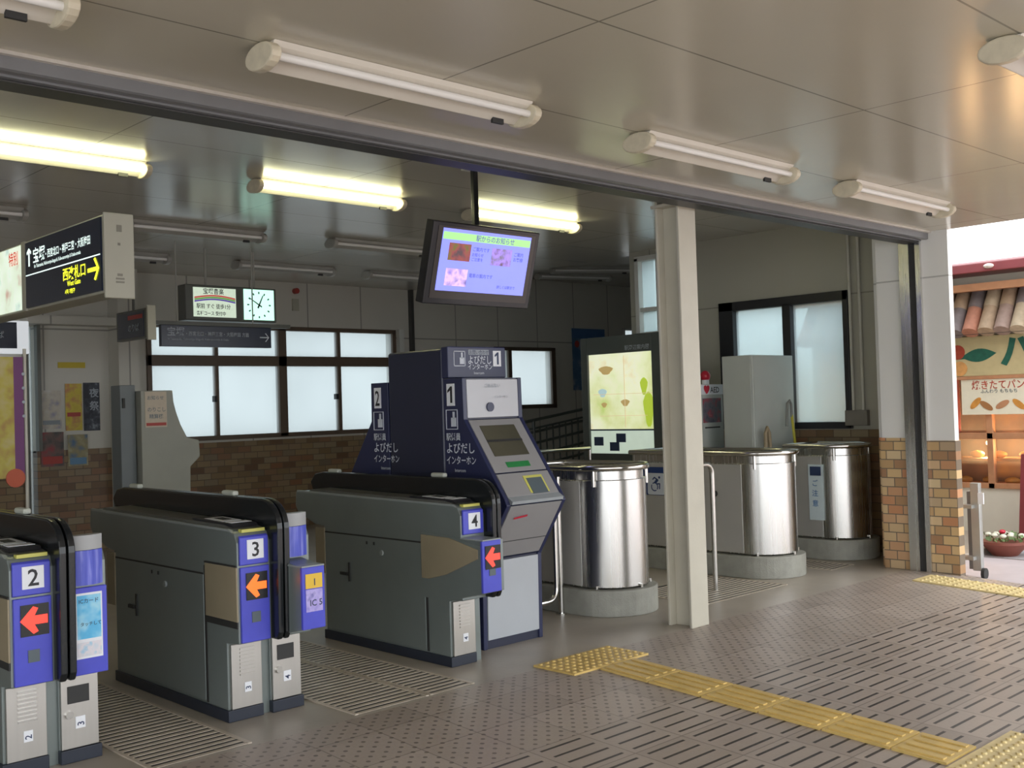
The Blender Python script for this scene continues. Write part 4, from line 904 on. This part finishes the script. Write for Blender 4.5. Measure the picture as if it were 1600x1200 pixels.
# fare adjustment machine
fm = thing('fare_machine', (5.0, 10.6, 0), 'pale fare adjustment machine with a curved profile and a notice, below the long window', 'fare machine')
pr = [(4.78, 0), (4.78, 1.87), (5.12, 1.87), (5.13, 1.75), (5.155, 1.65), (5.20, 1.52), (5.27, 1.385), (5.40, 1.35), (5.41, 1.18), (5.30, 1.08), (5.28, 0)]
obj('side_casing', mb().prism('y', 10.40, 10.55, pr), m_machine, fm, bevel=.008)
obj('body', mb().prism('y', 10.55, 11.1, [(4.8, 0), (4.8, 1.84), (5.10, 1.84), (5.25, 1.36), (5.36, 1.32), (5.36, 1.2), (5.27, 1.08), (5.26, 0)]), m_machined, fm)
nt2 = obj('notice', mb().box(4.82, 5.05, 10.394, 10.40, 1.50, 1.86), m_paper, fm); obj('notice_band', mb().box(4.83, 5.04, 10.390, 10.394, 1.515, 1.545), m_rederr, nt2)
text('notice_text', [('お知らせ', .045, (4.84, 10.391, 1.78), RX, UZ), ('のりこし', .05, (4.84, 10.391, 1.66), RX, UZ), ('精算機', .05, (4.86, 10.391, 1.59), RX, UZ)], m_tinted, nt2)
lk = thing('locker_cabinet', (4.5, 10.7, 0), 'narrow dark grey cabinet left of the pale fare adjustment machine', 'cabinet')
obj('body', mb().box(4.61, 4.77, 10.5, 10.72, 0, 1.93), m_machined, lk, bevel=.008); obj('handle', mb().box(4.63, 4.655, 10.485, 10.5, 1.70, 1.80), m_dark, lk)
# wall alarm next to the clock
al = thing('wall_alarm', (6.95, 13.19, 2.9), 'small wall device with a dark red lamp right of the clock', 'alarm')
obj('plate', mb().box(8.33, 8.43, 13.17, 13.2, 3.05, 3.22), m_signbox, al); obj('lamp', mb().cyl((8.38, 13.13, 3.33), (8.38, 13.2, 3.33), .04), m_rederr, al)
# ramp railing
rr = thing('ramp_railing', (11.4, 11, 0), 'black slatted ramp railing rising to the right behind the kiosk', 'railing')
def zr(x): return 1.39 + (x - 10.9) * .125
q = mb()
q.tube([(10.3, 11, zr(10.3)), (12.15, 11, zr(12.15))], .022, 8).tube([(10.3, 11, zr(10.3) - .12), (12.15, 11, zr(12.15) - .12)], .016, 8)
obj('top_rail', q, m_boardf, rr)
for dz in (.17, .33, .50, .66): obj('mid_rail', mb().tube([(10.3, 11, zr(10.3) - dz), (12.15, 11, zr(12.15) - dz)], .02, 8), m_boardf, rr)
for k in range(14):
    x = 10.35 + k * .135; obj('baluster', mb().cyl((x, 11, 0), (x, 11, zr(x) - .12), .012, n=8), m_boardf, rr)
for x in (10.9, 12.1): obj('post', mb().cyl((x, 11, 0), (x, 11, zr(x)), .024), m_boardf, rr)
obj('ramp_slab', mb().prism('y', 11.05, 12.6, [(10.3, 0), (12.2, 0), (12.2, .55), (10.3, .3)]), m_curb, rr)

# ================================================================ shop across the street
SX = 12.4
sh = thing('bakery_shop', (13.5, 4.6, 0), 'bakery across the street with tiled eave, straw sign board and wooden display windows', 'shop')
Y0, Y1 = 1.6, 7.4
obj('wall', mb().box(SX + .02, SX + 3, Y0, Y1, 2.2, 3.0).box(SX + 1.2, SX + 3, Y0, Y1, -.07, 2.3).box(SX, SX + .25, Y0, Y1, -.07, .50).box(SX + .02, SX + .9, Y0, Y1, .42, .5).box(SX + .04, SX + 1.3, Y1 - .1, Y1, 0, 2.4).box(SX + .04, SX + 1.3, Y0, Y0 + .1, 0, 2.4), m_shopw, sh)
obj('eave', mb().prism('y', Y0 - .1, Y1 + .1, [(SX - .62, 2.90), (SX - .60, 3.0), (SX - .52, 3.03), (SX + 3, 3.08), (SX + 3, 2.96), (SX - .2, 2.92)]), m_woodd, sh, bevel=.01)
for k in range(7): obj('eave_lamp', mb().sphere((SX - .615, 2.2 + k * .66, 2.955), .055, .5, 8), mat('pale eave lamp', (.8, .7, .62), .4), sh, smooth=True)
obj('soffit_beam', mb().box(SX - .42, SX - .32, Y0, Y1, 2.72, 2.80), m_wood, sh)
tcols = [(.42, .30, .20), (.46, .20, .13), (.20, .17, .17), (.52, .26, .16), (.50, .40, .28), (.34, .24, .20)]
tmats = [mat('roof tile %d' % i, c, .55, var=.3, scale=18) for i, c in enumerate(tcols)]
k = 0; y = Y1 - .12
while y > Y0 + .05:
    for row, (xa, za, xb, zb) in enumerate(((SX - .04, 2.78, SX - .20, 2.52), (SX - .18, 2.55, SX - .36, 2.26))):
        if row == 0: obj('roof_tile', mb().cyl((xa, y, za), (xb, y, zb), .075, .085, n=12, cap=False), tmats[(k * 2 + 2) % 6], sh, smooth=True)
        else: obj('roof_tile', mb().cyl((xa, y, za), (xb, y, zb), .078, .09, n=12), tmats[(k * 5 + 1) % 6], sh, smooth=True)
    y -= .175; k += 1
obj('tile_backing', mb().prism('y', Y0, Y1, [(SX + .02, 2.78), (SX - .34, 2.24), (SX + .02, 2.24)]), mat('dark tile gap shade', (.10, .08, .07), .6), sh)  # dark colour stands in for the shade behind and between the tiles
sb = obj('sign_board', mb().box(SX - .06, SX + .02, Y0 + .1, Y1 - .4, 1.78, 2.235), m_signsh, sh, bevel=.006)
XS = SX - .062
def leaf_pts(L, h, n=10): return [(L * k / n, h * math.sin(PI * k / n)) for k in range(n + 1)] + [(L * (n - k) / n, -h * math.sin(PI * (n - k) / n)) for k in range(1, n)]
obj('leaf_emblem', mb().poly3((XS, 5.42, 2.0), RY, (0, 0, 1), [(-.08, -.025)] + [(a, b + a * .08) for a, b in leaf_pts(.40, .075)], .004), m_leaf, sb)
obj('rose_emblem', mb().cyl((XS - .004, 5.46, 2.06), (XS, 5.46, 2.06), .085, n=16), m_rose, sb)
obj('peach_emblem', mb().cyl((XS - .006, 5.44, 1.87), (XS, 5.44, 1.87), .085, n=16), m_peach, sb)
text('lettering', [('ハート ベーカリー', .40, (XS - .003, 4.98, 1.90), RY, UZ, .95, 'LEFT', .045)], m_leaf, sb)
obj('sign_rail', mb().box(SX - .07, SX + .02, Y0 + .1, Y1 - .4, 1.745, 1.78), m_wood, sh)
bn = obj('banner', mb().box(SX - .05, SX - .04, 3.6, 5.44, 1.34, 1.74), m_banner, sh)
text('banner_text', [('焼きたてパン 毎日', .11, (SX - .053, 5.32, 1.635), RY, UZ, .9)], m_rose, bn); text('banner_text', [('ふんわり もちもち', .05, (SX - .053, 5.22, 1.585), RY, UZ, 1)], m_tinted, bn)
for i, (yy, zz, an) in enumerate(((5.28, 1.47, .8), (5.16, 1.44, -.6), (4.98, 1.45, .5), (4.80, 1.45, -.7), (4.66, 1.47, .8), (4.45, 1.45, -.4), (4.2, 1.46, .6))):
    pts = [(.085 * math.cos(a) * math.cos(an) - .035 * math.sin(a) * math.sin(an), .085 * math.cos(a) * math.sin(an) + .035 * math.sin(a) * math.cos(an)) for a in [2 * PI * j / 14 for j in range(14)]]
    obj('bread_picture', mb().poly3((SX - .052, yy, zz), RY, UZ, pts, .003), [m_bread, mat('brown bread', (.38, .17, .06), .5), m_wood][i % 3], bn)
wf_ = mb()
for y in (5.15 + .79, 5.15, 4.36, 3.57, 2.78): wf_.box(SX - .02, SX + .06, y - .035, y + .035, .5, 1.75)
for z0, z1 in ((1.06, 1.13), (.50, .56)): wf_.box(SX - .02, SX + .06, Y0 + .1, Y1 - .1, z0, z1)
obj('window_frame', wf_, m_wood, sh, bevel=.004)
obj('corner_post', mb().box(SX - .04, SX + .04, 5.50, 5.56, 1.1, 1.75), m_woodd, sh)
obj('display_glass', mb().box(SX + .02, SX + .026, Y0 + .1, Y1 - .1, .5, 1.78), frosted('clear shop glass', (.93, .93, .93), .96), sh)
obj('interior', mb().box(SX + 1.15, SX + 1.2, Y0 + .1, Y1 - .1, .3, 2.3).box(SX + .1, SX + 1.2, Y0 + .1, Y1 - .1, 2.15, 2.2), m_shopin, sh)
obj('shelf', mb().box(SX + .12, SX + .55, Y0 + .2, Y1 - .2, .80, .83).box(SX + .12, SX + .6, Y0 + .2, Y1 - .2, .50, .53), m_wood, sh)
rnd = random.Random(3)
loaf = None
for i in range(22):
    y = 5.85 - i * .14; z = .83 if i % 2 else .53
    if loaf is None:
        loaf = obj('bread_loaf', mb().sphere((0, 0, 0), .07, .62, 8), m_bread, smooth=True); tag(loaf, 'golden loaves on the shelves in the bakery window', 'bread', 'bread in the bakery window'); L = loaf
    else: L = loaf.copy(); COL.objects.link(L)
    L.location = (SX + .22 + rnd.random() * .1, y, z + .042); L.scale = (1, 1.25, 1)
def shoplamp(y, b, m, smooth):
    o = obj('shop_lamp', b, m, smooth=smooth)
    l = bpy.data.lights.new('glow', 'POINT'); l.energy = 14; l.color = (1, .62, .28); l.shadow_soft_size = .05
    g = bpy.data.objects.new('glow', l); COL.objects.link(g); g.parent = o; g.location = (SX + .32, y, .92); return o
for y in (5.32, 4.82, 4.3): tag(shoplamp(y, mb().sphere((SX + .35, y, 1.0), .03).cyl((SX + .35, y, 1.02), (SX + .35, y, 2.15), .004, n=6), m_lampwarm, smooth=True), {5.32: 'small warm lamp over the left bread shelf in the bakery', 4.82: 'small warm lamp over the right bread shelf in the bakery', 4.3: 'small warm lamp at the right edge of the bakery window'}[y], 'lamp')
# flower bowl
fb = thing('flower_bowl', (11.15, 4.53, -.07), 'round terracotta bowl planted with pale flowers and one red bloom', 'flower pot')
cx, cy, zz = 11.15, 4.53, -.07
obj('bowl', mb().lathe((cx, cy), [(.001, zz), (.11, zz), (.13, zz + .02), (.20, zz + .10), (.225, zz + .13), (.225, zz + .155), (.20, zz + .155), (.001, zz + .13)], 24), m_terra, fb, smooth=True)
fo = mb()
for i in range(60):
    a = rnd.random() * 6.28; r = rnd.random() ** .5 * .19; p = Vector((cx + r * math.cos(a), cy + r * math.sin(a), zz + .15 + rnd.random() * .06))
    d = Vector((rnd.uniform(-1, 1), rnd.uniform(-1, 1), rnd.uniform(.2, 1))).normalized() * .05; e = d.orthogonal().normalized() * .02
    fo.quad(p, p + d * .5 + e, p + d, p + d * .5 - e)
obj('foliage', fo, m_foliage, fb)
fl = [(0, .02, 'red'), (-.05, -.08, 'w'), (.04, .10, 'w'), (-.10, .06, 'w'), (.06, -.04, 'w'), (-.13, -.04, 'w'), (.1, .03, 'w'), (-.03, .15, 'w'), (.02, -.16, 'w')]
for dx, dy, c in fl: obj('bloom', mb().sphere((cx + dx, cy + dy, zz + .215 + (.03 if c == 'red' else 0)), .033, .7, 6), m_red_p if c == 'red' else mat('cream petals', (.75, .75, .62), .5), fb, smooth=True)
# sandwich board
sw = thing('sandwich_board', (11.9, 4.62, -.07), 'dark red framed sandwich board at the right edge before the bakery', 'sign board')
SWD = -.24
def leaning(x0, x1, sgn):
    return [(x0, -.07), (x1, -.07), (x1 + sgn * .16, .92), (x0 + sgn * .16, .92)]
f1 = mb(); 
for ya, yb in ((4.06, 4.12), (4.56, 4.62)): f1.prism('y', ya, yb, leaning(11.72, 11.76, 1)); 
f1.prism('y', 4.3 + SWD, 4.86 + SWD, [(11.72 + .148, .84), (11.76 + .148, .84), (11.76 + .16, .92), (11.72 + .16, .92)]).prism('y', 4.3 + SWD, 4.86 + SWD, [(11.738, .05), (11.778, .05), (11.79, .12), (11.75, .12)])
obj('front_frame', f1, m_woodd, sw); obj('rear_frame', mb().prism('y', 4.30 + SWD, 4.36 + SWD, leaning(12.08, 12.12, -1)).prism('y', 4.80 + SWD, 4.86 + SWD, leaning(12.08, 12.12, -1)), m_woodd, sw)
obj('white_sheet', mb().prism('y', 4.36 + SWD, 4.80 + SWD, [(11.755 + .06, .46), (11.77 + .06, .46), (11.77 + .134, .84), (11.755 + .134, .84)]), m_white, sw)
obj('dark_sheet', mb().prism('y', 4.36 + SWD, 4.80 + SWD, [(11.755 + .02, .12), (11.77 + .02, .12), (11.77 + .06, .46), (11.755 + .06, .46)]), m_leaf, sw)
# folding gate post on a wheel
gp = thing('folding_gate', (9.75, 4.2, -.07), 'folded silver accordion gate on a small wheel beside the pilaster', 'gate')
gm = mat('silver painted metal', (.46, .47, .46), .35, metal=.6)
obj('post', mb().box(9.66, 9.72, 4.135, 4.215, .0, .785), gm, gp, bevel=.006)
obj('rear_post', mb().box(9.74, 9.78, 4.24, 4.28, .0, .70), m_beam, gp)
obj('front_bar', mb().box(9.60, 9.63, 4.28, 4.32, .08, .585), gm, gp, bevel=.004)
obj('link', mb().box(9.60, 9.70, 4.18, 4.31, .56, .59).box(9.60, 9.70, 4.18, 4.31, .10, .13), gm, gp)
obj('latch_plate', mb().box(9.645, 9.66, 4.09, 4.14, .60, .70), m_white, gp)
obj('wheel', mb().cyl((9.67, 4.10, -.02), (9.67, 4.13, -.02), .05), m_dark, gp, smooth=True)
